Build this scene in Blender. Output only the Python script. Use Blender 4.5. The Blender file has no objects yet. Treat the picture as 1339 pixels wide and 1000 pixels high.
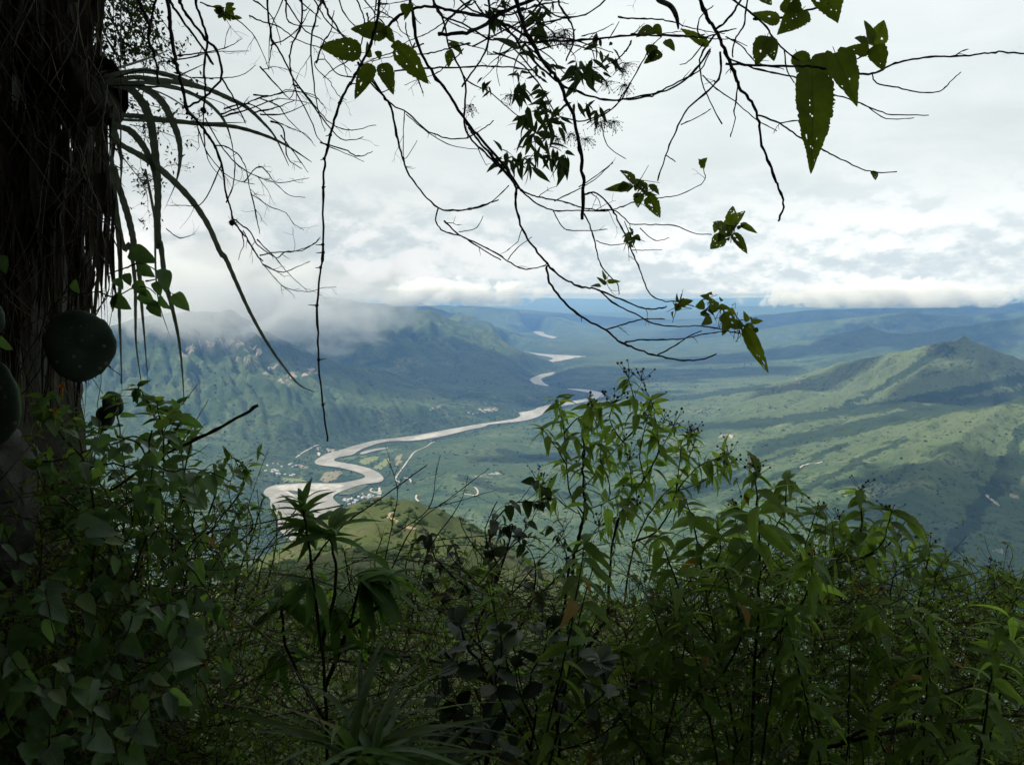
import bpy, math, random
import numpy as np
from mathutils import Vector, Matrix, Quaternion
from math import radians, sin, cos, tan, pi, sqrt, atan2

random.seed(7)
RNG = np.random.default_rng(7)
SC = bpy.context.scene
COL = SC.collection

# ------------------------------------------------------------------ camera
F_PX, W_PX, H_PX = 1160.0, 1339.0, 1000.0
PITCH = radians(5.66)
cam_data = bpy.data.cameras.new('camera')
cam_data.sensor_width = 36.0
cam_data.lens = 36.0 * F_PX / W_PX
cam_data.clip_start = 0.05
cam_data.clip_end = 200000.0
cam = bpy.data.objects.new('camera', cam_data)
cam.location = (0, 0, 0)
cam.rotation_euler = (radians(90) - PITCH, 0, 0)
COL.objects.link(cam)
SC.camera = cam

# ------------------------------------------------------------------ light
SUN_EL, SUN_AZ = radians(47), radians(-78)       # azimuth measured from +Y towards +X
SUN_DIR = Vector((sin(SUN_AZ) * cos(SUN_EL), cos(SUN_AZ) * cos(SUN_EL), sin(SUN_EL)))
sd = bpy.data.lights.new('sun', 'SUN')
sd.energy = 4.8
sd.angle = radians(1.2)
sd.color = (1.0, 0.955, 0.87)
sun = bpy.data.objects.new('sun', sd)
sun.rotation_euler = SUN_DIR.to_track_quat('Z', 'Y').to_euler()
COL.objects.link(sun)

SC.view_settings.view_transform = 'Standard'
SC.view_settings.look = 'None'
SC.view_settings.exposure = 0.0
SC.view_settings.gamma = 1.0
SC.view_settings.use_curve_mapping = False
SC.render.engine = 'CYCLES'
cy = SC.cycles
cy.use_denoising = True
cy.max_bounces = 9
cy.diffuse_bounces = 3
cy.glossy_bounces = 2
cy.transmission_bounces = 4
cy.transparent_max_bounces = 12
cy.volume_bounces = 8
cy.volume_step_rate = 1.0
cy.volume_max_steps = 256
cy.sample_clamp_indirect = 4.0


class NT:
    """small helper to write node trees"""
    def __init__(self, tree):
        self.t = tree
        tree.nodes.clear()

    def n(self, kind, **kw):
        nd = self.t.nodes.new(kind)
        for k, v in kw.items():
            if k == 'ins':
                for a, b in v.items():
                    if hasattr(b, 'is_output') or isinstance(b, bpy.types.NodeSocket):
                        self.t.links.new(b, nd.inputs[a])
                    else:
                        nd.inputs[a].default_value = b
            else:
                setattr(nd, k, v)
        return nd

    def math(self, op, a, b=None, c=None, clamp=False):
        nd = self.t.nodes.new('ShaderNodeMath')
        nd.operation = op
        nd.use_clamp = clamp
        for i, v in enumerate((a, b, c)):
            if v is None:
                continue
            if isinstance(v, bpy.types.NodeSocket):
                self.t.links.new(v, nd.inputs[i])
            else:
                nd.inputs[i].default_value = v
        return nd.outputs[0]

    def vmath(self, op, a, b=None):
        nd = self.t.nodes.new('ShaderNodeVectorMath')
        nd.operation = op
        for i, v in enumerate((a, b)):
            if v is None:
                continue
            if isinstance(v, bpy.types.NodeSocket):
                self.t.links.new(v, nd.inputs[i])
            else:
                nd.inputs[i].default_value = v
        return nd.outputs[0]

    def noise(self, vec, scale, detail=4.0, rough=0.55, dist=0.0, lac=2.0, out='Fac'):
        nd = self.t.nodes.new('ShaderNodeTexNoise')
        if vec is not None:
            self.t.links.new(vec, nd.inputs['Vector'])
        nd.inputs['Scale'].default_value = scale
        nd.inputs['Detail'].default_value = detail
        nd.inputs['Roughness'].default_value = rough
        nd.inputs['Lacunarity'].default_value = lac
        nd.inputs['Distortion'].default_value = dist
        return nd.outputs[out]

    def ramp(self, fac, stops, interp='LINEAR'):
        nd = self.t.nodes.new('ShaderNodeValToRGB')
        cr = nd.color_ramp
        cr.interpolation = interp
        while len(cr.elements) < len(stops):
            cr.elements.new(0.5)
        for e, (p, c) in zip(cr.elements, stops):
            e.position = p
            if isinstance(c, (int, float)):
                c = (c, c, c)
            e.color = (c[0], c[1], c[2], 1)
        self.t.links.new(fac, nd.inputs[0])
        return nd.outputs[0]

    def smooth(self, v, lo, hi, a=0.0, b=1.0):
        nd = self.t.nodes.new('ShaderNodeMapRange')
        nd.interpolation_type = 'SMOOTHSTEP'
        self.t.links.new(v, nd.inputs['Value'])
        nd.inputs['From Min'].default_value = lo
        nd.inputs['From Max'].default_value = hi
        nd.inputs['To Min'].default_value = a
        nd.inputs['To Max'].default_value = b
        return nd.outputs[0]

    def mix(self, fac, a, b, blend='MIX'):
        nd = self.t.nodes.new('ShaderNodeMix')
        nd.data_type = 'RGBA'
        nd.blend_type = blend
        for sock, v in ((nd.inputs[0], fac), (nd.inputs[6], a), (nd.inputs[7], b)):
            if isinstance(v, bpy.types.NodeSocket):
                self.t.links.new(v, sock)
            elif isinstance(v, tuple):
                sock.default_value = (v[0], v[1], v[2], 1)
            else:
                sock.default_value = v
        return nd.outputs[2]

    def link(self, a, b):
        self.t.links.new(a, b)


# ------------------------------------------------------------------ world: Nishita sky behind a broken cloud deck
world = bpy.data.worlds.new('World')
SC.world = world
world.use_nodes = True
N = NT(world.node_tree)
sky = N.n('ShaderNodeTexSky', sky_type='NISHITA', sun_disc=False, sun_elevation=SUN_EL,
          sun_rotation=SUN_AZ, altitude=1500.0, air_density=1.0, dust_density=1.5, ozone_density=1.0)
tc = N.n('ShaderNodeTexCoord')
sep = N.n('ShaderNodeSeparateXYZ', ins={0: tc.outputs['Generated']})
zc = N.math('MAXIMUM', sep.outputs[2], 0.0)
den = N.math("ADD", zc, 0.14)
px_ = N.math('DIVIDE', sep.outputs[0], den)
py_ = N.math('DIVIDE', sep.outputs[1], den)
pv = N.n('ShaderNodeCombineXYZ', ins={0: px_, 1: py_, 2: 0.0}).outputs[0]
# broad sheets of stratus, drawn out by perspective
sheet = N.noise(pv, 0.55, 6, 0.52, 0.3)
sheet2 = N.noise(pv, 2.3, 5, 0.55, 0.5)
# cumulus banks near the skyline live in direction space
dv = N.n('ShaderNodeMapping', ins={0: tc.outputs['Generated'], 3: (1.0, 1.0, 1.8)}).outputs[0]
puff = N.noise(dv, 10.0, 10, 0.60, 0.0)
puffb = N.noise(dv, 4.2, 4, 0.5, 0.2)
low = N.smooth(sep.outputs[2], 0.035, 0.15, 1.0, 0.0)
base = N.ramp(sheet, [(0.30, (0.60, 0.67, 0.68)), (0.47, (0.70, 0.765, 0.775)), (0.62, (0.80, 0.855, 0.86)), (0.78, (0.87, 0.91, 0.91))])
base = N.mix(N.smooth(sheet2, 0.38, 0.66, 0.0, 0.30), base, (0.86, 0.90, 0.90))
dv2 = N.n('ShaderNodeMapping', ins={0: tc.outputs['Generated'], 1: (0.0, 0.0, 0.022), 3: (1.0, 1.0, 1.8)}).outputs[0]
puff2 = N.noise(dv2, 10.0, 10, 0.60, 0.0)
lit = N.math('ADD', puff, N.math('MULTIPLY', N.math('SUBTRACT', puff, puff2), 1.5))
pz = N.ramp(lit, [(0.34, (0.56, 0.65, 0.70)), (0.45, (0.68, 0.76, 0.79)), (0.53, (0.84, 0.885, 0.90)), (0.63, (0.96, 0.97, 0.97))])
pz = N.mix(N.smooth(puffb, 0.36, 0.6, 0.35, 0.0), pz, (0.58, 0.66, 0.70))
cloud = N.mix(N.math('MULTIPLY', low, 0.88), base, pz)
# brighter to the right where the deck is thin, greyer up on the left
side = N.smooth(sep.outputs[0], -0.45, 0.35, 0.97, 1.17)
cloud = N.vmath('MULTIPLY', cloud, N.n('ShaderNodeCombineXYZ', ins={0: side, 1: side, 2: side}).outputs[0])
# gaps
gapn = N.noise(pv, 0.33, 4, 0.5, 0.4)
gap_dir = N.vmath('DOT_PRODUCT', tc.outputs['Generated'], Vector((0.458, 0.835, 0.305)).normalized())
gd = world.node_tree.nodes[-1].outputs['Value']
gap_a = N.smooth(gd, 0.992, 0.9999, 0.0, 0.36)
gap_b = N.math('MULTIPLY', N.smooth(gapn, 0.60, 0.72, 0.0, 0.8), N.smooth(sep.outputs[2], 0.33, 0.5))
gap_s = N.math('MULTIPLY', N.smooth(N.math('ADD', gap_a, N.math('MULTIPLY', N.math('SUBTRACT', puff, 0.5), 1.6)), 0.30, 0.62), N.smooth(gd, 0.975, 0.99))
gap = N.math('MAXIMUM', gap_s, gap_b)
skyb = N.n('ShaderNodeBackground', ins={0: sky.outputs[0], 1: 0.11})
cldb = N.n('ShaderNodeBackground', ins={0: cloud, 1: 1.0})
mx = N.n('ShaderNodeMixShader')
N.link(N.math('SUBTRACT', 1.0, N.math('MULTIPLY', gap, 0.8)), mx.inputs[0])
N.link(skyb.outputs[0], mx.inputs[1])
N.link(cldb.outputs[0], mx.inputs[2])
wo = N.n('ShaderNodeOutputWorld')
N.link(mx.outputs[0], wo.inputs[0])
world.cycles.sampling_method = 'MANUAL'
world.cycles.sample_map_resolution = 512


# ------------------------------------------------------------------ helpers
def ray(px, py):
    x = (px - W_PX / 2) / F_PX
    y = -(py - H_PX / 2) / F_PX
    return Vector((x, cos(PITCH) + y * sin(PITCH), -sin(PITCH) + y * cos(PITCH)))


def P(px, py, D):
    """point seen at photo pixel px,py standing D metres in front of the viewer"""
    r = ray(px, py)
    return r * (D / r.y)


def PZ(px, py, z):
    r = ray(px, py)
    return r * (z / r.z)


def tag(o, label=None, cat=None, group=None, kind=None):
    if label:
        assert 4 <= len(label.split()) <= 16, label
        o['label'] = label
    if cat:
        o['category'] = cat
    if group:
        o['group'] = group
    if kind:
        o['kind'] = kind
    return o


def empty(name, loc, label, cat, group=None):
    o = bpy.data.objects.new(name, None)
    o.empty_display_size = 0.1
    o.location = loc
    COL.objects.link(o)
    tag(o, label, cat, group)
    return o


def mesh_obj(name, verts, faces, mat=None, parent=None, smooth=True):
    me = bpy.data.meshes.new(name)
    me.from_pydata([tuple(v) for v in verts], [], faces)
    me.update()
    if smooth:
        me.polygons.foreach_set('use_smooth', [True] * len(me.polygons))
    o = bpy.data.objects.new(name, me)
    if mat:
        me.materials.append(mat)
    COL.objects.link(o)
    if parent is not None:
        o.parent = parent
        o.matrix_parent_inverse = Matrix.Translation(parent.location).inverted()
    return o


def np_mesh(name, V, Q, mat=None, parent=None, smooth=True):
    """V (n,3) float array, Q (m,k) int array of k-gons"""
    me = bpy.data.meshes.new(name)
    V = np.asarray(V, dtype=np.float32)
    Q = np.asarray(Q, dtype=np.int32)
    k = Q.shape[1]
    me.vertices.add(len(V))
    me.vertices.foreach_set('co', V.ravel())
    me.loops.add(Q.size)
    me.loops.foreach_set('vertex_index', Q.ravel())
    me.polygons.add(len(Q))
    me.polygons.foreach_set('loop_start', np.arange(0, Q.size, k, dtype=np.int32))
    me.polygons.foreach_set('loop_total', np.full(len(Q), k, dtype=np.int32))
    me.polygons.foreach_set('use_smooth', np.full(len(Q), smooth))
    me.update(calc_edges=True)
    o = bpy.data.objects.new(name, me)
    if mat:
        me.materials.append(mat)
    COL.objects.link(o)
    if parent is not None:
        o.parent = parent
        o.matrix_parent_inverse = Matrix.Translation(parent.location).inverted()
    return o


# numpy gradient noise
_perm = np.random.default_rng(11).permutation(512).astype(np.int64)
_ang = np.random.default_rng(12).random(512) * 2 * pi
_gx, _gy = np.cos(_ang), np.sin(_ang)


def perlin(x, y, seed=0):
    xi = np.floor(x).astype(np.int64)
    yi = np.floor(y).astype(np.int64)
    xf = x - xi
    yf = y - yi
    u = xf * xf * xf * (xf * (xf * 6 - 15) + 10)
    v = yf * yf * yf * (yf * (yf * 6 - 15) + 10)

    def g(ix, iy, dx, dy):
        h = _perm[(_perm[(ix + seed * 37) & 511] + iy) & 511]
        return _gx[h] * dx + _gy[h] * dy
    a = g(xi, yi, xf, yf)
    b = g(xi + 1, yi, xf - 1, yf)
    c = g(xi, yi + 1, xf, yf - 1)
    d = g(xi + 1, yi + 1, xf - 1, yf - 1)
    return (a + (b - a) * u + (c - a) * v + (a - b - c + d) * u * v) * 1.4


def fbm(x, y, octs=4, seed=0, gain=0.5):
    s, a = 0.0, 1.0
    for i in range(octs):
        s = s + a * perlin(x, y, seed + i)
        x, y, a = x * 2.03 + 3.1, y * 2.03 - 1.7, a * gain
    return s


def sstep(x, a, b):
    t = np.clip((x - a) / (b - a), 0, 1)
    return t * t * (3 - 2 * t)

# ------------------------------------------------------------------ the river (banks traced, laid on the valley floor)
RIVER_Z = -799.0


def z3(pts):
    return [(320 + x / 3.938, 500 + y / 3.938) for x, y in pts]


def z5(pts):
    return [(400 + x / 2.942, 300 + y / 2.942) for x, y in pts]


river_main = z3([(105, 548), (140, 530), (190, 523), (330, 515), (480, 520), (560, 505), (612, 492), (622, 482), (605, 470), (560, 455), (480, 435), (400, 428),
                 (366, 420), (358, 410), (368, 396), (385, 385), (430, 362), (500, 345), (560, 325), (620, 310), (680, 295),
                 (780, 286), (880, 273), (980, 253), (1080, 236), (1180, 218), (1250, 208)]) + \
    z5([(760, 735), (815, 726), (828, 712), (812, 703), (870, 697), (900, 681), (960, 669), (1040, 658), (1098, 645),
        (1112, 637), (1090, 627), (1040, 619), (990, 612), (1060, 613), (1120, 622), (1152, 633), (1140, 646), (1080, 661), (1020, 673),
        (945, 686), (918, 698), (912, 712), (870, 729), (820, 739), (760, 744), (700, 750)]) + \
    z3([(1235, 229), (1150, 243), (1080, 263), (1000, 281), (880, 301), (760, 299), (690, 312), (640, 328), (590, 347),
        (560, 373), (490, 382), (458, 394), (462, 404), (490, 410), (560, 420), (640, 440), (692, 463), (720, 493), (704, 512),
        (640, 519), (590, 527), (520, 550), (465, 575), (450, 592), (475, 618), (510, 642), (560, 655), (560, 680), (520, 760),
        (400, 820), (270, 830), (200, 790), (168, 735), (176, 690), (128, 640), (136, 600), (92, 572)])
river_polys = [
    river_main,
    z5([(858, 576), (880, 566), (910, 555), (962, 546), (950, 558), (915, 568), (903, 577), (915, 590), (942, 604), (895, 602), (872, 590)]),
    z5([(790, 463), (850, 471), (900, 477), (960, 482), (1040, 485), (1102, 490), (1090, 498), (1000, 503), (962, 507), (925, 516), (905, 527),
        (850, 529), (865, 517), (915, 506), (960, 498), (930, 489), (880, 481), (820, 475)]),
    z5([(925, 529), (1000, 530), (1062, 529), (1042, 539), (990, 535)]),
    z5([(870, 446), (892, 428), (916, 425), (912, 437), (897, 447)]),
    z5([(842, 405), (885, 403), (868, 389), (918, 393), (913, 402), (960, 412), (987, 421), (960, 423), (918, 411), (850, 411)]),
    z5([(1120, 356), (1172, 354), (1165, 360), (1130, 361)]),
    z3([(590, 362), (640, 345), (742, 331), (735, 341), (665, 352), (600, 372)]),
]


def to_floor(poly, z=RIVER_Z):
    return [PZ(x, y, z) for x, y in poly]


river_world = [to_floor(p) for p in river_polys]


def seg_dist(X, Y, ax, ay, bx, by):
    dx, dy = bx - ax, by - ay
    L2 = dx * dx + dy * dy + 1e-9
    t = np.clip(((X - ax) * dx + (Y - ay) * dy) / L2, 0, 1)
    return np.hypot(X - ax - t * dx, Y - ay - t * dy), t


def in_poly(X, Y, poly):
    c = np.zeros(X.shape, bool)
    n = len(poly)
    for i in range(n):
        a, b = poly[i], poly[(i + 1) % n]
        if a[1] == b[1]:
            continue
        cond = ((a[1] > Y) != (b[1] > Y)) & (X < (b[0] - a[0]) * (Y - a[1]) / (b[1] - a[1]) + a[0])
        c ^= cond
    return c


def river_distance(X, Y):
    D = np.full(X.shape, 1e5)
    for poly in river_world:
        n = len(poly)
        for i in range(n):
            a, b = poly[i], poly[(i + 1) % n]
            d, _ = seg_dist(X, Y, a[0], a[1], b[0], b[1])
            np.minimum(D, d, out=D)
        D[in_poly(X, Y, poly)] = 0
    return D


# ------------------------------------------------------------------ ridges: (pixel x, pixel y, distance) of each crest line
# pts, half width, steepness power, gully amplitude, gully wavelength, seed
RIDGES = [
    # near left hill, whose top runs into the cloud
    dict(p=[(-260, 455, 5300), (-60, 455, 5500), (90, 440, 5700), (200, 410, 5900), (300, 404, 6100), (362, 440, 6250), (420, 468, 6400), (500, 484, 6600), (560, 512, 6750)],
         w=2050, s=0.9, g=0.15, l=120, seed=1),
    dict(p=[(420, 468, 6400), (445, 500, 5900), (470, 548, 5300)], w=800, s=0.95, g=0.14, l=110, seed=21),
    dict(p=[(500, 484, 6600), (560, 530, 6000)], w=700, s=0.95, g=0.14, l=100, seed=22),
    # dark mountain behind it on the left bank
    dict(p=[(100, 384, 9000), (260, 384, 9200), (350, 384, 9300), (430, 386.5, 9500), (480, 397, 9600), (560, 405, 9800), (600, 421, 9950), (640, 447, 10200), (672, 468, 10600)],
         w=2500, s=0.95, g=0.15, l=240, seed=2),
    dict(p=[(300, 400, 8300), (380, 418, 8200), (450, 428, 8200), (508, 434, 8100), (528, 455, 7900), (580, 490, 7600), (640, 515, 7300)],
         w=1400, s=1.1, g=0.14, l=170, seed=3),
    dict(p=[(560, 405, 9800), (590, 450, 9000), (640, 492, 8300)], w=900, s=1.1, g=0.16, l=200, seed=23),
    # further left bank
    dict(p=[(420, 392, 14500), (500, 396, 14600), (560, 400, 14500), (610, 414, 14200), (650, 432, 13900), (690, 445, 13800)],
         w=2300, s=1.1, g=0.15, l=420, seed=4),
    dict(p=[(520, 396, 24000), (600, 399, 24000), (680, 404, 23500), (760, 411, 23000), (820, 416, 22000)],
         w=3600, s=1.0, g=0.15, l=700, seed=5),
    # near right hill
    dict(p=[(1640, 470, 3300), (1480, 500, 3350), (1339, 524, 3400), (1290, 530, 3450), (1200, 549, 3700), (1120, 562, 3950), (1040, 577, 4200), (960, 592, 4400)],
         w=1850, s=0.85, g=0.10, l=150, seed=6),
    dict(p=[(1320, 526, 3400), (1262, 566, 3050), (1215, 612, 2750), (1160, 675, 2450), (1110, 735, 2250), (1060, 800, 2000)],
         w=850, s=0.85, g=0.15, l=110, seed=7),
    # peaked right hill
    dict(p=[(1560, 450, 4900), (1420, 448, 5000), (1339, 470, 5050), (1300, 455, 5100), (1262, 442, 5150), (1235, 446, 5250), (1180, 458, 5450), (1100, 474, 5750), (1050, 490, 5950), (990, 507, 6150), (900, 520, 6400)],
         w=1250, s=0.85, g=0.13, l=150, seed=8),
    dict(p=[(1262, 439, 5150), (1212, 480, 4950), (1165, 510, 4850)], w=600, s=1.05, g=0.14, l=130, seed=24),
    dict(p=[(1100, 474, 5750), (1030, 518, 5450), (960, 548, 5300)], w=650, s=1.05, g=0.12, l=130, seed=25),
    # dark ridge behind
    dict(p=[(1640, 395, 9500), (1450, 400, 9700), (1339, 414, 10000), (1250, 426, 10200), (1190, 436, 10300), (1160, 434, 10350), (1135, 427, 10400), (1105, 434, 10500), (1050, 446, 10700), (990, 456, 11000), (930, 466, 11200), (870, 478, 11000)],
         w=2300, s=0.95, g=0.17, l=280, seed=9),
    dict(p=[(1135, 427, 10400), (1080, 460, 9400), (1000, 484, 8700)], w=900, s=1.05, g=0.16, l=200, seed=26),
    # far right wall under the clouds
    dict(p=[(1700, 387, 15500), (1500, 389, 16000), (1339, 394, 16500), (1200, 402, 17000), (1080, 404, 17500), (1000, 411, 18000), (930, 424, 18500), (880, 436, 18500)],
         w=3600, s=0.95, g=0.17, l=480, seed=10),
    dict(p=[(1700, 386, 26000), (1339, 388, 27000), (1150, 392, 28000), (1040, 396, 29000), (960, 401, 30000), (880, 408, 30000), (820, 412, 30000)],
         w=5000, s=1.05, g=0.14, l=800, seed=12),
    dict(p=[(1640, 396, 12500), (1450, 400, 12800), (1339, 407, 13000), (1260, 412, 13200), (1180, 407, 13300), (1100, 416, 13600), (1020, 426, 13800), (940, 441, 14000), (880, 455, 13800)],
         w=2500, s=1.0, g=0.16, l=330, seed=14),
    dict(p=[(540, 397, 19500), (620, 400, 19500), (700, 408, 19500), (750, 419, 19500), (800, 434, 19500)],
         w=3000, s=1.0, g=0.15, l=500, seed=15),
    dict(p=[(1100, 408, 21500), (980, 412, 21500), (900, 418, 21500), (830, 424, 21500), (780, 430, 21500)],
         w=3000, s=1.0, g=0.15, l=500, seed=16),
    dict(p=[(600, 407, 12800), (640, 421, 12600), (690, 442, 12500), (715, 456, 12300)], w=1800, s=1.0, g=0.15, l=300, seed=17),
    # ribs of the near right hill, running down towards lower left
    dict(p=[(1250, 538, 3500), (1150, 597, 3150), (1050, 652, 2850)], w=420, s=0.9, g=0.10, l=70, seed=31),
    dict(p=[(1180, 550, 3750), (1080, 597, 3450), (980, 645, 3150)], w=400, s=0.9, g=0.10, l=70, seed=32),
    dict(p=[(1090, 566, 4050), (1010, 602, 3750), (930, 638, 3500)], w=400, s=0.9, g=0.10, l=70, seed=33),
    dict(p=[(1030, 576, 4250), (950, 600, 4050), (880, 622, 3900)], w=420, s=0.9, g=0.10, l=70, seed=34),
    # slopes that come down to the river on the right bank
    dict(p=[(1040, 452, 10600), (960, 468, 9700), (890, 484, 8900), (835, 497, 8300)], w=1500, s=0.9, g=0.15, l=200, seed=35),
    dict(p=[(1000, 480, 8600), (930, 496, 8000), (870, 508, 7600)], w=900, s=0.9, g=0.13, l=140, seed=36),
    dict(p=[(1180, 445, 9600), (1100, 466, 8700), (1020, 486, 8000)], w=1300, s=0.9, g=0.15, l=190, seed=37),
    # skyline
    dict(p=[(-600, 386, 40000), (0, 386, 42000), (300, 388, 45000), (560, 391, 48000), (700, 389, 50000), (820, 391, 50000), (1000, 388, 48000), (1339, 386.5, 45000), (1900, 386, 40000)],
         w=9000, s=0.9, g=0.10, l=1500, seed=13),
]

FLOOR = -803.0


def ridge_height(X, Y, R):
    pts = [P(*q) for q in R['p']]
    best = np.full(X.shape, 1e9)
    S = np.zeros(X.shape)
    Z = np.zeros(X.shape)
    acc = 0.0
    side = np.zeros(X.shape)
    for a, b in zip(pts[:-1], pts[1:]):
        L = math.hypot(b.x - a.x, b.y - a.y)
        d, t = seg_dist(X, Y, a.x, a.y, b.x, b.y)
        m = d < best
        best = np.where(m, d, best)
        S = np.where(m, acc + t * L, S)
        Z = np.where(m, a.z + (b.z - a.z) * t, Z)
        acc += L
    w = R['w']
    lam = R['l']
    # wander the crest distance so that slopes are not ruled surfaces
    d = best + 0.10 * w * perlin(X / (0.55 * w), Y / (0.55 * w), R['seed'] + 40) * sstep(best, 0, 0.35 * w)
    d = np.maximum(d, 0)
    t = np.clip(d / w, 0, 1.0)
    prof = (1 - t) ** R['s']
    relief = Z - FLOOR
    h = relief * prof
    # gullies that run down the slope
    wx = fbm(X / (2.6 * lam), Y / (2.6 * lam), 3, R['seed'] + 60) * 0.42
    g1 = 1 - 2.2 * np.abs(perlin(S / lam + wx, d / (lam * 8.0) + wx * 0.3, R['seed']))
    g2 = 1 - 2.2 * np.abs(perlin(S / (lam * 0.42) + wx * 2.0, d / (lam * 3.6), R['seed'] + 80))
    g3 = 1 - 2.2 * np.abs(perlin(X / (lam * 0.33), Y / (lam * 0.33), R['seed'] + 90))
    env = np.clip(t * 9.0, 0, 1) * np.clip((1 - t) * 1.7, 0, 1)
    h = h - R['g'] * np.clip(relief, 0, 900) * env * (0.50 * np.clip(g1, -0.6, 1) + 0.38 * np.clip(g2, -0.6, 1) + 0.10 * g3)
    h = h + 0.02 * relief * fbm(X / (lam * 1.5), Y / (lam * 1.5), 3, R['seed'] + 70)
    return np.where(best < w * 1.15, h, 0.0)


NEAR = [(0, -400, 25), (0, -60, 18), (0, -12, 3.4), (0, -3, -1.35), (0, 0, -1.65), (0, 1.6, -1.75), (0, 4, -2.6), (0, 9, -5.2), (-6, 40, -20), (-20, 100, -44), (-52, 300, -110), (-74, 450, -137), (-80, 560, -149),
        (-82, 620, -154), (-84, 700, -185), (-95, 900, -330), (-110, 1200, -560), (-120, 1500, -740), (-120, 1800, -860)]


def near_height(X, Y):
    best = np.full(X.shape, 1e9)
    Z = np.full(X.shape, -3000.0)
    for a, b in zip(NEAR[:-1], NEAR[1:]):
        d, t = seg_dist(X, Y, a[0], a[1], b[0], b[1])
        m = d < best
        best = np.where(m, d, best)
        Z = np.where(m, a[2] + (b[2] - a[2]) * t, Z)
    lat = X - np.interp(Y, [q[1] for q in NEAR], [q[0] for q in NEAR])
    k = np.where(lat > 0, 0.62, 0.62)
    drop = k * best ** 2 / (best + 70.0)
    n = fbm(X / 90.0, Y / 90.0, 4, 31) * 9 * sstep(best + Y * 0.2, 20, 140)
    n = n + fbm(X / 14.0, Y / 14.0, 3, 35) * 0.9 * sstep(np.hypot(X, Y), 6, 60)
    n = n + fbm(X / 1.3, Y / 1.3, 3, 36) * 0.07
    # the knoll with the track on it
    kn = 9.0 * np.exp(-(((X + 88) / 75) ** 2 + ((Y - 610) / 60) ** 2))
    return Z - drop + n + kn


def height(X, Y):
    R = np.hypot(X, Y)
    rd = river_distance(X, Y)
    floor = np.minimum(0.035 * np.maximum(rd - 60, 0), 34.0 + 0.004 * rd)
    floor = floor * sstep(12000 - Y, 0, 6000) * 0.9 + 3.0 * sstep(rd, 20, 90)
    rel = fbm(X / 700.0, Y / 700.0, 4, 51) * 26 + fbm(X / 160.0, Y / 160.0, 3, 55) * 6
    # dissected plateau on the right bank
    gl = 1 - 2.0 * np.abs(perlin(X / 420.0 + 0.4 * perlin(X / 900., Y / 900., 3), Y / 420.0, 57))
    up = 70 * sstep(rd, 300, 1800) * sstep(7500 - Y, 0, 2500)
    up = up + 150 * sstep(X, 150, 2100) * sstep(rd, 250, 1700) * sstep(8000 - Y, 0, 2500) * sstep(Y, 2300, 3600)
    floor = floor + up + (rel - 48 * np.clip(gl, 0, 1) * sstep(7500 - Y, 0, 2500)) * sstep(rd, 150, 900) * (0.35 + 0.65 * sstep(8500 - Y, 0, 2500))
    hs = np.zeros(X.shape)
    hmax = np.maximum(floor, 0)
    stack = [floor]
    for r in RIDGES:
        stack.append(ridge_height(X, Y, r))
    A = np.stack(stack)
    m = A.max(axis=0)
    k = 14.0 + 0.0012 * R
    h = m + k * np.log(np.exp((A - m) / k).sum(axis=0)) - k * math.log(6) * np.exp(-m / 45.0)
    h = np.maximum(h, floor * 0.9)
    h = h * sstep(rd, 0, 330) + 0.0
    z = FLOOR + h
    zn = near_height(X, Y)
    z = z + (3.6 * fbm(X / 52.0, Y / 52.0, 3, 151) - 5.0 * np.clip(1 - 3 * np.abs(perlin(X / 95.0, Y / 95.0, 155)), 0, 1)) * sstep(h, 14, 70) * (1 - sstep(R, 9000, 14000))
    z = np.where(zn > z - 60, np.maximum(z, zn) + 12 * np.exp(-np.abs(z - zn) / 12.0) * sstep(R, 300, 900), z)
    return z, rd


# polar sheet centred under the viewer: fine close by, coarse far away
NA, NR = 810, 900
AZ0, AZ1 = radians(-62), radians(62)
R0, R1 = 1.2, 75000.0
az = np.linspace(AZ0, AZ1, NA)
# spend rows where the valley is seen
u = np.linspace(0, 1, NR)
knots_u = [0, 0.10, 0.30, 0.80, 0.93, 1.0]
knots_r = [math.log(R0), math.log(60), math.log(1500), math.log(9500), math.log(24000), math.log(R1)]
rr = np.exp(np.interp(u, knots_u, knots_r))
RRg, AZg = np.meshgrid(rr, az, indexing='ij')
GX, GY = RRg * np.sin(AZg), RRg * np.cos(AZg)
GZ, GRD = height(GX, GY)


def ground(x, y):
    """height of the terrain sheet (bilinear)"""
    x = np.asarray(x, float)
    y = np.asarray(y, float)
    r = np.clip(np.hypot(x, y), R0, R1 * 0.999)
    a = np.arctan2(x, y)
    fi = np.interp(r, rr, np.arange(NR))
    fj = np.clip((a - AZ0) / (AZ1 - AZ0) * (NA - 1), 0, NA - 1.001)
    i = np.minimum(fi.astype(int), NR - 2)
    j = fj.astype(int)
    u, v = fi - i, fj - j
    return (GZ[i, j] * (1 - u) * (1 - v) + GZ[i + 1, j] * u * (1 - v) + GZ[i, j + 1] * (1 - u) * v + GZ[i + 1, j + 1] * u * v)


def grid_faces(n, m, off=0):
    i, j = np.meshgrid(np.arange(n - 1), np.arange(m - 1), indexing='ij')
    a = (i * m + j).ravel() + off
    return np.stack([a, a + 1, a + m + 1, a + m], axis=1)


def pix_to_ground(px, py, lo=400.0, hi=40000.0):
    """march the view ray until it meets the terrain"""
    r = ray(px, py)
    r = r / r.y
    ys = np.exp(np.linspace(math.log(lo), math.log(hi), 1500))
    z = ground(r.x * ys, ys)
    k = np.argmax(z > r.z * ys)
    return Vector((r.x * ys[k], ys[k], float(z[k]))) if z[k] > r.z * ys[k] else None


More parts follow.
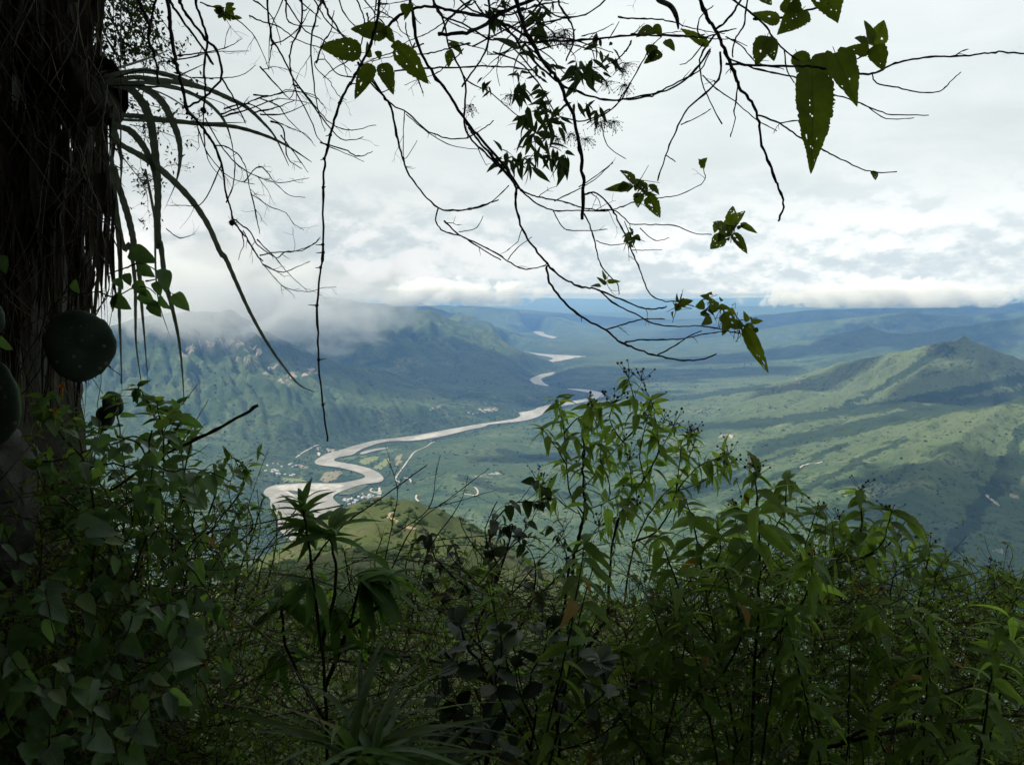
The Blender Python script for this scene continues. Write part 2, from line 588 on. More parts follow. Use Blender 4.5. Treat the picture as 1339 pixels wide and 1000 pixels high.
# masks stored on the vertices: where cliffs of pale rock crop out
def cliff_mask():
    M = np.zeros(GX.shape, np.float32)
    bands = [  # pixel polyline, half thickness in pixels
        ([(236, 466), (262, 452), (300, 449), (338, 460)], 5), ([(312, 470), (330, 472)], 4), ([(348, 488), (362, 480)], 4),
        ([(366, 498), (384, 492), (410, 487)], 5), ([(238, 480), (242, 498)], 3), ([(1040, 493), (1046, 503)], 1.5),
        ([(416, 588), (440, 590)], 3), ([(566, 536), (580, 532)], 3), ([(612, 540), (650, 536)], 3),
        ([(940, 573), (948, 569), (958, 572)], 3), ([(622, 622), (658, 618)], 1.6), ([(1290, 648), (1306, 660)], 2), ([(1298, 716), (1310, 722)], 3), ([(1322, 648), (1339, 655)], 2)]
    # project the sheet's vertices
    cp, sp = cos(PITCH), sin(PITCH)
    fwd = GY * cp - GZ * sp
    upv = GY * sp + GZ * cp
    PX = W_PX / 2 + F_PX * GX / np.maximum(fwd, 1)
    PY = H_PX / 2 - F_PX * upv / np.maximum(fwd, 1)
    for pl, hw in bands:
        for a, b in zip(pl[:-1], pl[1:]):
            d, _ = seg_dist(PX, PY, a[0], a[1], b[0], b[1])
            M = np.maximum(M, 1 - sstep(d, hw * 0.4, hw * 1.6))
    M = np.where((GY > 1800) & (GY < 9000), M, 0)
    return M * (0.15 + 0.85 * sstep(fbm(GX / 45.0, GY / 60.0, 4, 77), -0.15, 0.35)) * (0.5 + 0.5 * sstep(fbm(GX / 14.0, GY / 40.0, 3, 79), -0.3, 0.2))


def ravine_shade_mask():  # dark bands that put gully and cloud shade into the scrub colour
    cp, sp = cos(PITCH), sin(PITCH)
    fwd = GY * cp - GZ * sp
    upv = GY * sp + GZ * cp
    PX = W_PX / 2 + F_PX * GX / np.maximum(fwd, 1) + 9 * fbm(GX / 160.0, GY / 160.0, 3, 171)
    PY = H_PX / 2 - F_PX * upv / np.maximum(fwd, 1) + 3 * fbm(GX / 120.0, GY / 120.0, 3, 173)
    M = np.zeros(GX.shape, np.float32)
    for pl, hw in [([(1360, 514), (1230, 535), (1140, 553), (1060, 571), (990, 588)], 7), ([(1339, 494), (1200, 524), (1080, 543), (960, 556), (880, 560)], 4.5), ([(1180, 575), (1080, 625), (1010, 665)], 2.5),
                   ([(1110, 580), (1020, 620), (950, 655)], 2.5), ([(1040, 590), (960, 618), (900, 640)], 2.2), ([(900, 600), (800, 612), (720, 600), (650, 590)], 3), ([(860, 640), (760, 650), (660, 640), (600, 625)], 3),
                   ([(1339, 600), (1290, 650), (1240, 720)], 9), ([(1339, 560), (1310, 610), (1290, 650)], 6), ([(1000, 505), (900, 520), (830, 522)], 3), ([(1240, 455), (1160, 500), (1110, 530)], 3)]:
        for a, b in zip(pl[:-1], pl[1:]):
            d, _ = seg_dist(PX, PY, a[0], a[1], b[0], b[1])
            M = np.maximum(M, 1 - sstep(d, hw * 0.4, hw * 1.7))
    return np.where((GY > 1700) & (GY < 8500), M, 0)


RM = ravine_shade_mask()
CM = cliff_mask()
# lift cliff bands so they stand proud as ledges
GZ = GZ + CM * 16.0 * (GY > 4500)
GZ = np.where(GZ > 0, 34 * np.tanh(GZ / 34), GZ)


def terrain_material():
    m = bpy.data.materials.new('hillside_vegetation')
    m.use_nodes = True
    N = NT(m.node_tree)
    geo = N.n('ShaderNodeNewGeometry')
    pos = geo.outputs['Position']
    nrm = N.n('ShaderNodeSeparateXYZ', ins={0: geo.outputs['True Normal']}).outputs
    att = N.n('ShaderNodeAttribute', attribute_name='cliff')
    ward = N.n('ShaderNodeAttribute', attribute_name='scrub_shade')
    dry = N.n('ShaderNodeAttribute', attribute_name='dry')
    flat = N.n('ShaderNodeMapping', ins={0: pos, 3: (1, 1, 0.35)}).outputs[0]
    big = N.noise(flat, 0.0009, 6, 0.6, 0.4)
    mid = N.noise(flat, 0.0045, 8, 0.66, 0.5)
    fine = N.noise(flat, 0.035, 5, 0.7, 0.2)
    bush = N.noise(flat, 0.09, 3, 0.7)
    grass = N.ramp(mid, [(0.32, (0.020, 0.044, 0.022)), (0.44, (0.042, 0.076, 0.036)), (0.53, (0.085, 0.128, 0.055)), (0.61, (0.150, 0.180, 0.082)), (0.74, (0.225, 0.22, 0.125))])
    grass = N.mix(N.smooth(big, 0.35, 0.65), grass, (0.066, 0.098, 0.042))
    grass = N.mix(N.math('MULTIPLY', dry.outputs['Fac'], 0.62), grass, (0.140, 0.172, 0.080))
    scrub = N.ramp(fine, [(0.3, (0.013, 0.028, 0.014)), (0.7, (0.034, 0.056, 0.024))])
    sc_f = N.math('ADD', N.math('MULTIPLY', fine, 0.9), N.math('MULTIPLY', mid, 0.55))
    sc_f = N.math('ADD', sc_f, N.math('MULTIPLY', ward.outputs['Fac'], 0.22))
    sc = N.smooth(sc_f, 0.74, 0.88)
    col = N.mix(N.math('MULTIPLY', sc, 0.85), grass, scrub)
    dots = N.smooth(bush, 0.60, 0.68)
    col = N.mix(N.math('MULTIPLY', dots, 0.75), col, (0.022, 0.042, 0.020))
    rockn = N.noise(pos, 0.02, 5, 0.7)
    rock = N.ramp(rockn, [(0.3, (0.15, 0.12, 0.09)), (0.5, (0.30, 0.26, 0.20)), (0.7, (0.46, 0.41, 0.34))])
    steep = N.smooth(nrm[2], 0.86, 0.70)
    steep = N.math('MULTIPLY', steep, N.smooth(mid, 0.60, 0.70))
    rf = N.math('MAXIMUM', N.smooth(N.math('ADD', att.outputs['Fac'], N.math('MULTIPLY', N.math('SUBTRACT', fine, 0.5), 1.5)), 0.33, 0.52), N.math('MULTIPLY', steep, 0.2))
    col = N.mix(rf, col, rock)
    bmp = N.n('ShaderNodeBump', ins={'Strength': 0.8, 'Distance': 12.0, 'Height': N.math('ADD', fine, N.math('MULTIPLY', dots, 0.5))})
    bs = N.n('ShaderNodeBsdfPrincipled', ins={'Base Color': col, 'Roughness': 0.95, 'Specular IOR Level': 0.1, 'Normal': bmp.outputs[0]})
    out = N.n('ShaderNodeOutputMaterial')
    N.link(bs.outputs[0], out.inputs[0])
    return m


def near_material():
    m = bpy.data.materials.new('near_slope_grass')
    m.use_nodes = True
    N = NT(m.node_tree)
    geo = N.n('ShaderNodeNewGeometry')
    pos = geo.outputs['Position']
    a = N.noise(pos, 0.03, 5, 0.6, 0.4)
    b = N.noise(pos, 0.25, 6, 0.65, 0.3)
    c = N.noise(pos, 3.5, 5, 0.65)
    col = N.ramp(a, [(0.32, (0.038, 0.066, 0.017)), (0.5, (0.066, 0.098, 0.025)), (0.66, (0.105, 0.105, 0.046))])
    col = N.mix(N.smooth(b, 0.48, 0.62, 0.0, 0.7), col, (0.035, 0.055, 0.018))
    col = N.mix(N.smooth(c, 0.42, 0.62, 0.0, 0.6), col, (0.075, 0.056, 0.032))
    bmp = N.n('ShaderNodeBump', ins={'Strength': 0.5, 'Distance': 0.5, 'Height': N.math('ADD', b, N.math('MULTIPLY', c, 0.2))})
    bs = N.n('ShaderNodeBsdfPrincipled', ins={'Base Color': col, 'Roughness': 0.95, 'Specular IOR Level': 0.1, 'Normal': bmp.outputs[0]})
    out = N.n('ShaderNodeOutputMaterial')
    N.link(bs.outputs[0], out.inputs[0])
    return m


# split the sheet into the near slope and the valley beyond, sharing one row
ZN = near_height(GX, GY)
SPLIT = int(np.searchsorted(rr, 1150.0))
m_valley, m_near = terrain_material(), near_material()


def sheet(name, i0, i1, mat):
    X, Y, Z = GX[i0:i1], GY[i0:i1], GZ[i0:i1]
    V = np.stack([X, Y, Z], axis=-1).reshape(-1, 3)
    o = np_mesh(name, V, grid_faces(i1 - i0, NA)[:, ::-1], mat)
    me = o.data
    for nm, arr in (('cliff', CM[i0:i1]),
                    ('scrub_shade', np.maximum((1 - sstep(GRD[i0:i1], 40, 420)) * (0.5 + 0.5 * perlin(X / 300, Y / 300, 5)), 1.7 * RM[i0:i1])),  # river-bank scrub, plus the painted shade of the ravines
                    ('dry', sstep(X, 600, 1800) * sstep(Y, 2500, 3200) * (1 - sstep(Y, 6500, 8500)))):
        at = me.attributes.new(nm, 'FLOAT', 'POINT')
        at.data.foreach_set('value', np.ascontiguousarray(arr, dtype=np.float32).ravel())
    tag(o, kind='structure')
    return o


sheet('near_hillside', 0, SPLIT + 1, m_near)
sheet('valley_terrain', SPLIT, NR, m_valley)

# ground behind and beside the viewer, out of frame, so the place goes on
th = np.linspace(AZ1, 2 * pi + AZ0, 120)
rb = np.exp(np.linspace(math.log(R0), math.log(R1), 90))
Rb, Tb = np.meshgrid(rb, th, indexing='ij')
bx, by = Rb * np.sin(Tb), Rb * np.cos(Tb)
bz = near_height(bx, by)
bz = np.maximum(bz, FLOOR + 120 + 90 * fbm(bx / 3000, by / 3000, 4, 5))
bz = np.minimum(bz, 22 + 10 * fbm(bx / 1500, by / 1500, 3, 8))
bz[:, 0] = ground(bx[:, 0], by[:, 0])
bz[:, -1] = ground(bx[:, -1], by[:, -1])
o = np_mesh('hills_behind', np.stack([bx, by, bz], -1).reshape(-1, 3), grid_faces(90, 120)[:, ::-1], m_valley)
tag(o, kind='structure')

# water and gravel
def river_material():
    m = bpy.data.materials.new('silty_river_water')
    m.use_nodes = True
    N = NT(m.node_tree)
    pos = N.n('ShaderNodeNewGeometry').outputs['Position']
    st = N.n('ShaderNodeMapping', ins={0: pos, 3: (1, 0.5, 1)}).outputs[0]
    a = N.noise(st, 0.010, 6, 0.65, 1.2)
    col = N.ramp(a, [(0.36, (0.215, 0.20, 0.16)), (0.50, (0.27, 0.25, 0.205)), (0.62, (0.38, 0.36, 0.31))])
    bs = N.n('ShaderNodeBsdfPrincipled', ins={'Base Color': col, 'Roughness': 0.42, 'Specular IOR Level': 0.35})
    out = N.n('ShaderNodeOutputMaterial')
    N.link(bs.outputs[0], out.inputs[0])
    return m


def flat_material(name, stops, scale=0.02, detail=5, rough=0.95):
    m = bpy.data.materials.new(name)
    m.use_nodes = True
    N = NT(m.node_tree)
    pos = N.n('ShaderNodeNewGeometry').outputs['Position']
    a = N.noise(pos, scale, detail, 0.65, 0.3)
    col = N.ramp(a, stops)
    bs = N.n('ShaderNodeBsdfPrincipled', ins={'Base Color': col, 'Roughness': rough, 'Specular IOR Level': 0.15})
    out = N.n('ShaderNodeOutputMaterial')
    N.link(bs.outputs[0], out.inputs[0])
    return m


from mathutils.geometry import tessellate_polygon


def smooth_closed(pts, it=2):
    for _ in range(it):
        q = []
        for i in range(len(pts)):
            a, b = pts[i], pts[(i + 1) % len(pts)]
            q += [a * 0.75 + b * 0.25, a * 0.25 + b * 0.75]
        pts = q
    return pts


def flat_polygon(pts, verts, faces):
    k = len(verts)
    tri = tessellate_polygon([[Vector((p.x, p.y, 0)) for p in pts]])
    verts.extend(pts)
    for t in tri:
        a, b, c = [verts[k + i] for i in t]
        up = (b.x - a.x) * (c.y - a.y) - (b.y - a.y) * (c.x - a.x)
        faces.append(tuple(k + i for i in (t if up > 0 else t[::-1])))


vs, fs = [], []
for poly in river_world:
    flat_polygon(smooth_closed(poly), vs, fs)
tag(mesh_obj('river', vs, fs, river_material(), smooth=False), kind='structure')
m_gravel = flat_material('river_gravel', [(0.35, (0.30, 0.28, 0.24)), (0.5, (0.42, 0.40, 0.35)), (0.65, (0.52, 0.49, 0.43))], 0.03)

# ------------------------------------------------------------------ unseen clouds added above the frame to shade parts of the valley
def shade_cloud_material():
    m = bpy.data.materials.new('shade_cloud_white')
    m.use_nodes = True
    N = NT(m.node_tree)
    d = N.n('ShaderNodeBsdfDiffuse', ins={'Color': (0.9, 0.9, 0.9, 1)})
    t = N.n('ShaderNodeBsdfTranslucent', ins={'Color': (0.85, 0.87, 0.9, 1)})
    mx = N.n('ShaderNodeMixShader', ins={0: 0.55, 1: d.outputs[0], 2: t.outputs[0]})
    out = N.n('ShaderNodeOutputMaterial')
    N.link(mx.outputs[0], out.inputs[0])
    return m


m_shade_cloud = shade_cloud_material()
m_shade_cloud.node_tree.nodes  # noqa


def lumpy(cx, cy, cz, rx, ry, rz, rng, nu=30, nv=16, amp=0.45, sd=0):
    u = np.linspace(0, 2 * pi, nu, endpoint=False)
    v = np.linspace(0.02, pi - 0.02, nv)
    V, U = np.meshgrid(v, u, indexing='ij')
    x, y, z = np.sin(V) * np.cos(U), np.sin(V) * np.sin(U), np.cos(V)
    r = 1 + amp * fbm(x * 1.6 + sd * 3.3 + z, y * 1.6 - sd * 1.7 + z, 4, sd % 7)
    z = np.where(z < 0, z * 0.35, z)
    return np.stack([cx + rx * r * x, cy + ry * r * y, cz + rz * r * z], -1).reshape(-1, 3), nu, nv


def lump_faces(nu, nv, off):
    f = []
    for i in range(nv - 1):
        for j in range(nu):
            k = (j + 1) % nu
            f.append((off + i * nu + j, off + (i + 1) * nu + j, off + (i + 1) * nu + k, off + i * nu + k))
    return f


def shade_cloud_over(pxy=None, xyz=None, rx=900, ry=600, rot=0.0, frag=40, seed=1):
    """an unseen cloud added so that its shadow falls on the ground seen at pixel pxy"""
    g = Vector(xyz) if xyz else pix_to_ground(*pxy)
    d0 = math.hypot(g.x, g.y)
    zc = max(1500.0, 0.46 * d0 + 450)
    c = g + SUN_DIR * ((zc - g.z) / SUN_DIR.z)
    rng = random.Random(seed)
    vs, fs = [], []

    def add(x, y, z, a, b, h, s, nu=30, nv=14):
        v, nu, nv = lumpy(0, 0, 0, a, b, h, rng, nu, nv, 0.5, s)
        cr, sr = cos(rot), sin(rot)
        off = sum(len(q) for q in vs)
        X = v[:, 0] + x
        Y = v[:, 1] + y
        vs.append(np.stack([c.x + X * cr - Y * sr, c.y + X * sr + Y * cr, c.z + z + v[:, 2]], -1))
        fs.extend(lump_faces(nu, nv, off))
    add(0, 0, 0, rx, ry, 220, seed, 60, 20)
    for i in range(frag):
        a = rng.uniform(0, 2 * pi)
        q = rng.uniform(0.95, 1.5)
        s_ = rng.uniform(0.03, 0.14) * ry
        add(rx * q * cos(a), ry * q * sin(a), rng.uniform(-60, 80), s_ * rng.uniform(1, 2.2), s_, s_ * 0.5, seed + i, 12, 7)
    V = np.concatenate(vs)
    o = np_mesh('cloud', V, np.array(fs), m_shade_cloud)
    tag(o, kind='structure')
    return o


shade_cloud_over(xyz=(0, 60, -20), rx=520, ry=430, seed=3, frag=20)  # added cloud that keeps direct sun off the viewer's spot
for k, (p, rx, ry, rot) in enumerate([
        ((560, 500), 1500, 1000, 0.1), ((470, 440), 1300, 700, 0.2), ((660, 500), 900, 900, 0),
        ((1300, 690), 330, 430, 0.2), ((1215, 735), 260, 190, 0.0),
        ((1215, 514), 330, 170, 0.5), ((1075, 500), 480, 90, 0.35), ((1010, 510), 330, 80, 0.3), ((1320, 470), 300, 300, 0.4),
        ((1000, 465), 1500, 500, 0.1), ((850, 490), 1100, 500, 0.0), ((1210, 445), 1200, 700, 0.2),
        ((690, 598), 260, 70, 0.2), ((900, 640), 240, 60, 0.5)]):
    shade_cloud_over(p, None, rx, ry, rot, 34, seed=10 + k)


# ------------------------------------------------------------------ cloud lying on the left-hand mountain
def mist_bank(boxes, c, r, dens, scale, off, thr, edge, label, flatz=1.5, rate=0.3, core=0.60):
    """uneven cloud round c that thins to nothing at radius r; one box below and one above the top of the haze"""
    m = bpy.data.materials.new('hill_cloud')
    m.cycles.volume_step_rate = rate
    m.use_nodes = True
    N = NT(m.node_tree)
    pos = N.n('ShaderNodeNewGeometry').outputs['Position']
    rel = N.vmath('SUBTRACT', pos, Vector(c))
    rel = N.vmath('DIVIDE', rel, Vector(r))
    N.vmath('LENGTH', rel)
    ln = m.node_tree.nodes[-1].outputs['Value']
    n1 = N.noise(N.n('ShaderNodeMapping', ins={0: pos, 1: off, 3: (1, 1, flatz)}).outputs[0], scale, 7, 0.62, 0.7)
    body = N.math('SUBTRACT', N.math('ADD', n1, N.math('MULTIPLY', N.math('SUBTRACT', 0.62, ln), core)), thr)
    f = N.smooth(body, 0.0, edge)
    f = N.math('MULTIPLY', f, N.smooth(ln, 0.99, 0.80))
    vol = N.n('ShaderNodeVolumePrincipled', ins={'Color': (1.0, 1.0, 1.0, 1), 'Density': N.math('MULTIPLY', f, dens), 'Anisotropy': 0.0})
    out = N.n('ShaderNodeOutputMaterial')
    N.link(vol.outputs[0], out.inputs['Volume'])
    for (z0, z1), lb in zip(boxes, label):
        vs = [(c[0] + sx * r[0], c[1] + sy * r[1], z) for z in (z0, z1) for sy in (-1, 1) for sx in (-1, 1)]
        fs = [(0, 2, 3, 1), (4, 5, 7, 6), (0, 1, 5, 4), (2, 6, 7, 3), (0, 4, 6, 2), (1, 3, 7, 5)]
        tag(mesh_obj('mist', vs, fs, m, smooth=False), kind='stuff', label=lb)


c0 = P(290, 380, 6300)
mist_bank([(-690, 39.0), (41.0, 700)], (c0.x - 250, c0.y + 50, -50), (2000, 1350, 640), 0.0026, 0.0019, (0, 0, 0), 0.43, 0.16,
          ['white cloud wrapped round the upper slopes of the left mountain', 'grey cloud rising into the sky above the left mountain'])


def low_cloud(px, D, rx, ry, seed, label, zc=20.0, rz=230.0, dens=0.007, scale=0.0024):
    c = P(px, 390, D)
    mist_bank([(-190, 38.5), (41.0, zc + rz)], (c.x, c.y, zc), (rx, ry, rz), dens, scale, (seed * 3000.0, 0, 0), 0.50, 0.06,
              [label, label + ', its upper billows'], 1.3, 0.15, 0.32)


low_cloud(1170, 12800, 2700, 800, 1, 'ragged low white cloud lying along the far right ridge', 0, 300)
low_cloud(580, 14500, 1900, 900, 3, 'low white cumulus over the far valley left of centre', 20, 330)
for k, (p, rx, ry, rot) in enumerate([((1250, 404), 2600, 1500, 0), ((1000, 418), 2300, 1300, 0), ((760, 420), 2600, 1500, .2), ((940, 440), 1500, 500, 0)]):  # more added clouds, darkening the far ridges
    shade_cloud_over(p, None, rx, ry, rot, 30, seed=50 + k)

# ================================================================== FOREGROUND TOOLS
def leaf_material(name, top, under, trans, tr=0.35, rough=0.5, var=0.35, spec=0.35, dead=None):
    m = bpy.data.materials.new(name)
    m.use_nodes = True
    N = NT(m.node_tree)
    geo = N.n('ShaderNodeNewGeometry')
    oi = N.n('ShaderNodeObjectInfo')
    tcn = N.n('ShaderNodeTexCoord')
    isl = geo.outputs['Random Per Island']
    rnd = N.math('FRACT', N.math('ADD', oi.outputs['Random'], N.math('MULTIPLY', isl, 3.7)))
    blot = N.noise(geo.outputs['Position'], 28.0, 4, 0.6)
    col = N.mix(geo.outputs['Backfacing'], top, under)
    v = N.math('ADD', N.math('MULTIPLY', N.math('SUBTRACT', rnd, 0.5), 2 * var), N.math('MULTIPLY', N.math('SUBTRACT', blot, 0.5), 1.1))
    v = N.math('MAXIMUM', N.math('ADD', v, 1.0), 0.25)
    vc = N.n('ShaderNodeCombineXYZ', ins={0: v, 1: v, 2: v}).outputs[0]
    la = N.n('ShaderNodeAttribute', attribute_name='leafpos')
    ls = N.n('ShaderNodeSeparateXYZ', ins={0: la.outputs['Vector']}).outputs
    ax = N.math('ABSOLUTE', ls[0])
    rib = N.smooth(ax, 0.016, 0.004)
    lat = N.smooth(N.math('SINE', N.math('MULTIPLY', N.math('SUBTRACT', ls[1], N.math('MULTIPLY', ax, 0.9)), 46.0)), 0.86, 0.99, 0.0, 0.45)
    vein = N.math('MULTIPLY', N.math('MAXIMUM', rib, lat), ls[2])
    col = N.vmath('MULTIPLY', col, vc)
    col = N.mix(N.math('MULTIPLY', vein, 0.6), col, (top[0] * 2.6, top[1] * 1.9, top[2] * 2.6))
    col = N.mix(N.smooth(rnd, 0.72, 1.0, 0.0, 0.55), col, (top[0] * 1.9, top[1] * 1.35, top[2] * 0.8))
    if dead:
        col = N.mix(N.smooth(rnd, 0.988, 0.99), col, dead)
        col = N.mix(N.smooth(blot, 0.64, 0.70, 0.0, 0.7), col, (0.07, 0.05, 0.02))
    bs = N.n('ShaderNodeBsdfPrincipled', ins={'Base Color': col, 'Roughness': rough, 'Specular IOR Level': spec})
    tcol = N.vmath('MULTIPLY', vc, Vector(trans))
    if dead:
        tcol = N.mix(N.smooth(rnd, 0.988, 0.99), tcol, dead)
    tcol = N.mix(N.math('MULTIPLY', vein, 0.7), tcol, (trans[0] * 0.35, trans[1] * 0.35, trans[2] * 0.35))
    tl = N.n('ShaderNodeBsdfTranslucent', ins={0: tcol})
    mx = N.n('ShaderNodeMixShader', ins={0: tr, 1: bs.outputs[0], 2: tl.outputs[0]})
    out = N.n('ShaderNodeOutputMaterial')
    N.link(mx.outputs[0], out.inputs[0])
    return m


def bark_material(name, c0, c1, scale=60.0, rough=0.9, stretch=(1, 1, 0.3), bump=0.4, moss=None):
    m = bpy.data.materials.new(name)
    m.use_nodes = True
    N = NT(m.node_tree)
    geo = N.n('ShaderNodeNewGeometry')
    p = N.n('ShaderNodeMapping', ins={0: geo.outputs['Position'], 3: stretch}).outputs[0]
    a = N.noise(p, scale, 5, 0.7, 0.4)
    col = N.ramp(a, [(0.35, c0), (0.65, c1)])
    if moss:
        col = N.mix(N.smooth(N.noise(geo.outputs['Position'], 7.0, 5, 0.6), 0.5, 0.62, 0, 0.8), col, moss)
    b = N.n('ShaderNodeBump', ins={'Strength': bump, 'Distance': 0.01, 'Height': a})
    bs = N.n('ShaderNodeBsdfPrincipled', ins={'Base Color': col, 'Roughness': rough, 'Specular IOR Level': 0.2, 'Normal': b.outputs[0]})
    out = N.n('ShaderNodeOutputMaterial')
    N.link(bs.outputs[0], out.inputs[0])
    return m


m_daisy = leaf_material('shrub_leaf_green', (0.082, 0.145, 0.030), (0.098, 0.148, 0.045), (0.31, 0.48, 0.06), 0.48, 0.6, 0.32, 0.14, (0.26, 0.17, 0.03))
m_daisy_dk = leaf_material('dark_shrub_leaf', (0.072, 0.128, 0.028), (0.086, 0.130, 0.04), (0.26, 0.42, 0.05), 0.42, 0.6, 0.32, 0.15, (0.24, 0.15, 0.03))
m_vine = leaf_material('vine_leaf_green', (0.075, 0.135, 0.056), (0.085, 0.13, 0.064), (0.18, 0.34, 0.06), 0.38, 0.45, 0.38, 0.35)
m_broad = leaf_material('broad_leaf_green', (0.055, 0.115, 0.028), (0.068, 0.12, 0.036), (0.17, 0.34, 0.04), 0.42, 0.6, 0.25, 0.14)
m_leather = leaf_material('leathery_leaf', (0.060, 0.088, 0.056), (0.050, 0.068, 0.040), (0.05, 0.09, 0.02), 0.10, 0.5, 0.6, 0.25)
m_hang = leaf_material('hanging_leaf', (0.050, 0.078, 0.012), (0.056, 0.080, 0.016), (0.14, 0.19, 0.012), 0.60, 0.6, 0.25, 0.2)
m_whorl = leaf_material('whorl_leaf', (0.026, 0.046, 0.016), (0.034, 0.050, 0.022), (0.060, 0.10, 0.018), 0.34, 0.6, 0.3, 0.2)
m_sword = leaf_material('sword_leaf', (0.085, 0.10, 0.075), (0.13, 0.15, 0.12), (0.15, 0.18, 0.12), 0.30, 0.45, 0.2, 0.4)
m_deadleaf = leaf_material('dead_leaf_strip', (0.052, 0.048, 0.039), (0.072, 0.067, 0.055), (0.05, 0.035, 0.02), 0.12, 0.8, 0.5, 0.15)
m_vine_pale = leaf_material('pale_vine_leaf', (0.125, 0.185, 0.112), (0.12, 0.17, 0.10), (0.16, 0.28, 0.08), 0.22, 0.45, 0.30, 0.35)
m_olive = leaf_material('olive_leaf', (0.092, 0.112, 0.035), (0.10, 0.115, 0.044), (0.24, 0.32, 0.05), 0.38, 0.65, 0.45, 0.12, (0.20, 0.13, 0.05))
m_grass = leaf_material('grass_blade', (0.05, 0.095, 0.025), (0.06, 0.10, 0.04), (0.14, 0.25, 0.04), 0.35, 0.45, 0.3, 0.3, (0.20, 0.15, 0.07))
m_pad = None
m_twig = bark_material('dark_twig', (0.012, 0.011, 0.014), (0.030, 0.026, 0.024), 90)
m_twig_brown = bark_material('brown_twig', (0.022, 0.016, 0.011), (0.060, 0.044, 0.030), 80)
m_twig_pale = bark_material('pale_dead_wood', (0.055, 0.046, 0.035), (0.16, 0.14, 0.11), 60)
m_stem = bark_material('green_stem', (0.022, 0.028, 0.012), (0.05, 0.055, 0.022), 60)
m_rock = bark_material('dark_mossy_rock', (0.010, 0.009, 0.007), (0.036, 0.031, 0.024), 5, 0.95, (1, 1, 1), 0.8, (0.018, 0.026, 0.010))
m_rock.node_tree.nodes  # noqa


class MB:
    def __init__(self):
        self.v, self.f = [], []

    def add(self, vs, fs):
        k = len(self.v)
        self.v.extend(vs)
        self.f.extend([tuple(i + k for i in q) for q in fs])

    def tube(self, pts, rad, sides=5, cap=True):
        n = len(pts)
        if n < 2:
            return
        k = len(self.v)
        t0 = (pts[1] - pts[0]).normalized()
        up = Vector((0, 0, 1)) if abs(t0.z) < 0.9 else Vector((1, 0, 0))
        u = t0.cross(up).normalized()
        for i in range(n):
            t = (pts[min(i + 1, n - 1)] - pts[max(i - 1, 0)])
            if t.length < 1e-9:
                t = t0
            t.normalize()
            u = (u - t * u.dot(t))
            if u.length < 1e-6:
                u = t.orthogonal()
            u.normalize()
            w = t.cross(u)
            r = rad[i]
            for s in range(sides):
                a = 2 * pi * s / sides
                self.v.append(pts[i] + (u * cos(a) + w * sin(a)) * r)
        for i in range(n - 1):
            for s in range(sides):
                s2 = (s + 1) % sides
                a, b = k + i * sides, k + (i + 1) * sides
                self.f.append((a + s, a + s2, b + s2, b + s))
        if cap:
            self.f.append(tuple(k + s for s in reversed(range(sides))))
            self.f.append(tuple(k + (n - 1) * sides + s for s in range(sides)))

    def blob(self, c, r, rng=random, sub=(5, 4), sq=1.0):
        nu, nv = sub
        k = len(self.v)
        vs = []
        for i in range(nv + 1):
            ph = pi * i / nv
            for j in range(nu):
                a = 2 * pi * j / nu
                rr_ = r * rng.uniform(0.85, 1.15)
                vs.append(c + Vector((sin(ph) * cos(a), sin(ph) * sin(a), cos(ph) * sq)) * rr_)
        fs = []
        for i in range(nv):
            for j in range(nu):
                j2 = (j + 1) % nu
                fs.append((i * nu + j, (i + 1) * nu + j, (i + 1) * nu + j2, i * nu + j2))
        self.add(vs, fs)

    def build(self, name, mat, parent=None, smooth=True, kind=None):
        o = mesh_obj(name, self.v, self.f, mat, parent, smooth)
        if kind:
            o['kind'] = kind
        return o


def spline(pts, step=4):
    """Catmull-Rom through Vectors"""
    if len(pts) < 3:
        return [pts[0].lerp(pts[-1], i / step) for i in range(step + 1)]
    out = []
    n = len(pts)
    for i in range(n - 1):
        p0, p1, p2, p3 = pts[max(i - 1, 0)], pts[i], pts[i + 1], pts[min(i + 2, n - 1)]
        for k in range(step):
            t = k / step
            out.append(0.5 * ((2 * p1) + (p2 - p0) * t + (2 * p0 - 5 * p1 + 4 * p2 - p3) * t * t + (3 * p1 - p0 - 3 * p2 + p3) * t ** 3))
    out.append(pts[-1])
    return out


# ---- leaf shapes (unit length along +Y, face up +Z)
LEAFM = {}


def leaf_profile(kind, t):
    if kind == 'lance':
        return 0.13 * (sin(pi * t ** 0.75)) ** 0.9 * (1 - 0.25 * t)
    if kind == 'daisy':
        return 0.17 * (sin(pi * min(1, t ** 0.66)) ** 0.85) * (1 - 0.30 * t)
    if kind == 'ovate':
        return 0.31 * (sin(pi * t ** 0.62) ** 0.75) * (1 - 0.18 * t)
    if kind == 'heart':
        return 0.36 * (max(0, 1 - t) ** 0.80) * min(1, (t + 0.03) * 9) ** 0.5 * (1 + 0.35 * sin(pi * t))
    if kind == 'round':
        return 0.29 * (sin(pi * t ** 1.15) ** 0.6)
    if kind == 'blade':
        return 0.018 * min(1, 8 * t + 0.5) * (1 - t) ** 0.6
    if kind == 'small':
        return 0.24 * sin(pi * t ** 0.8) ** 0.8
    return 0.2 * sin(pi * t)


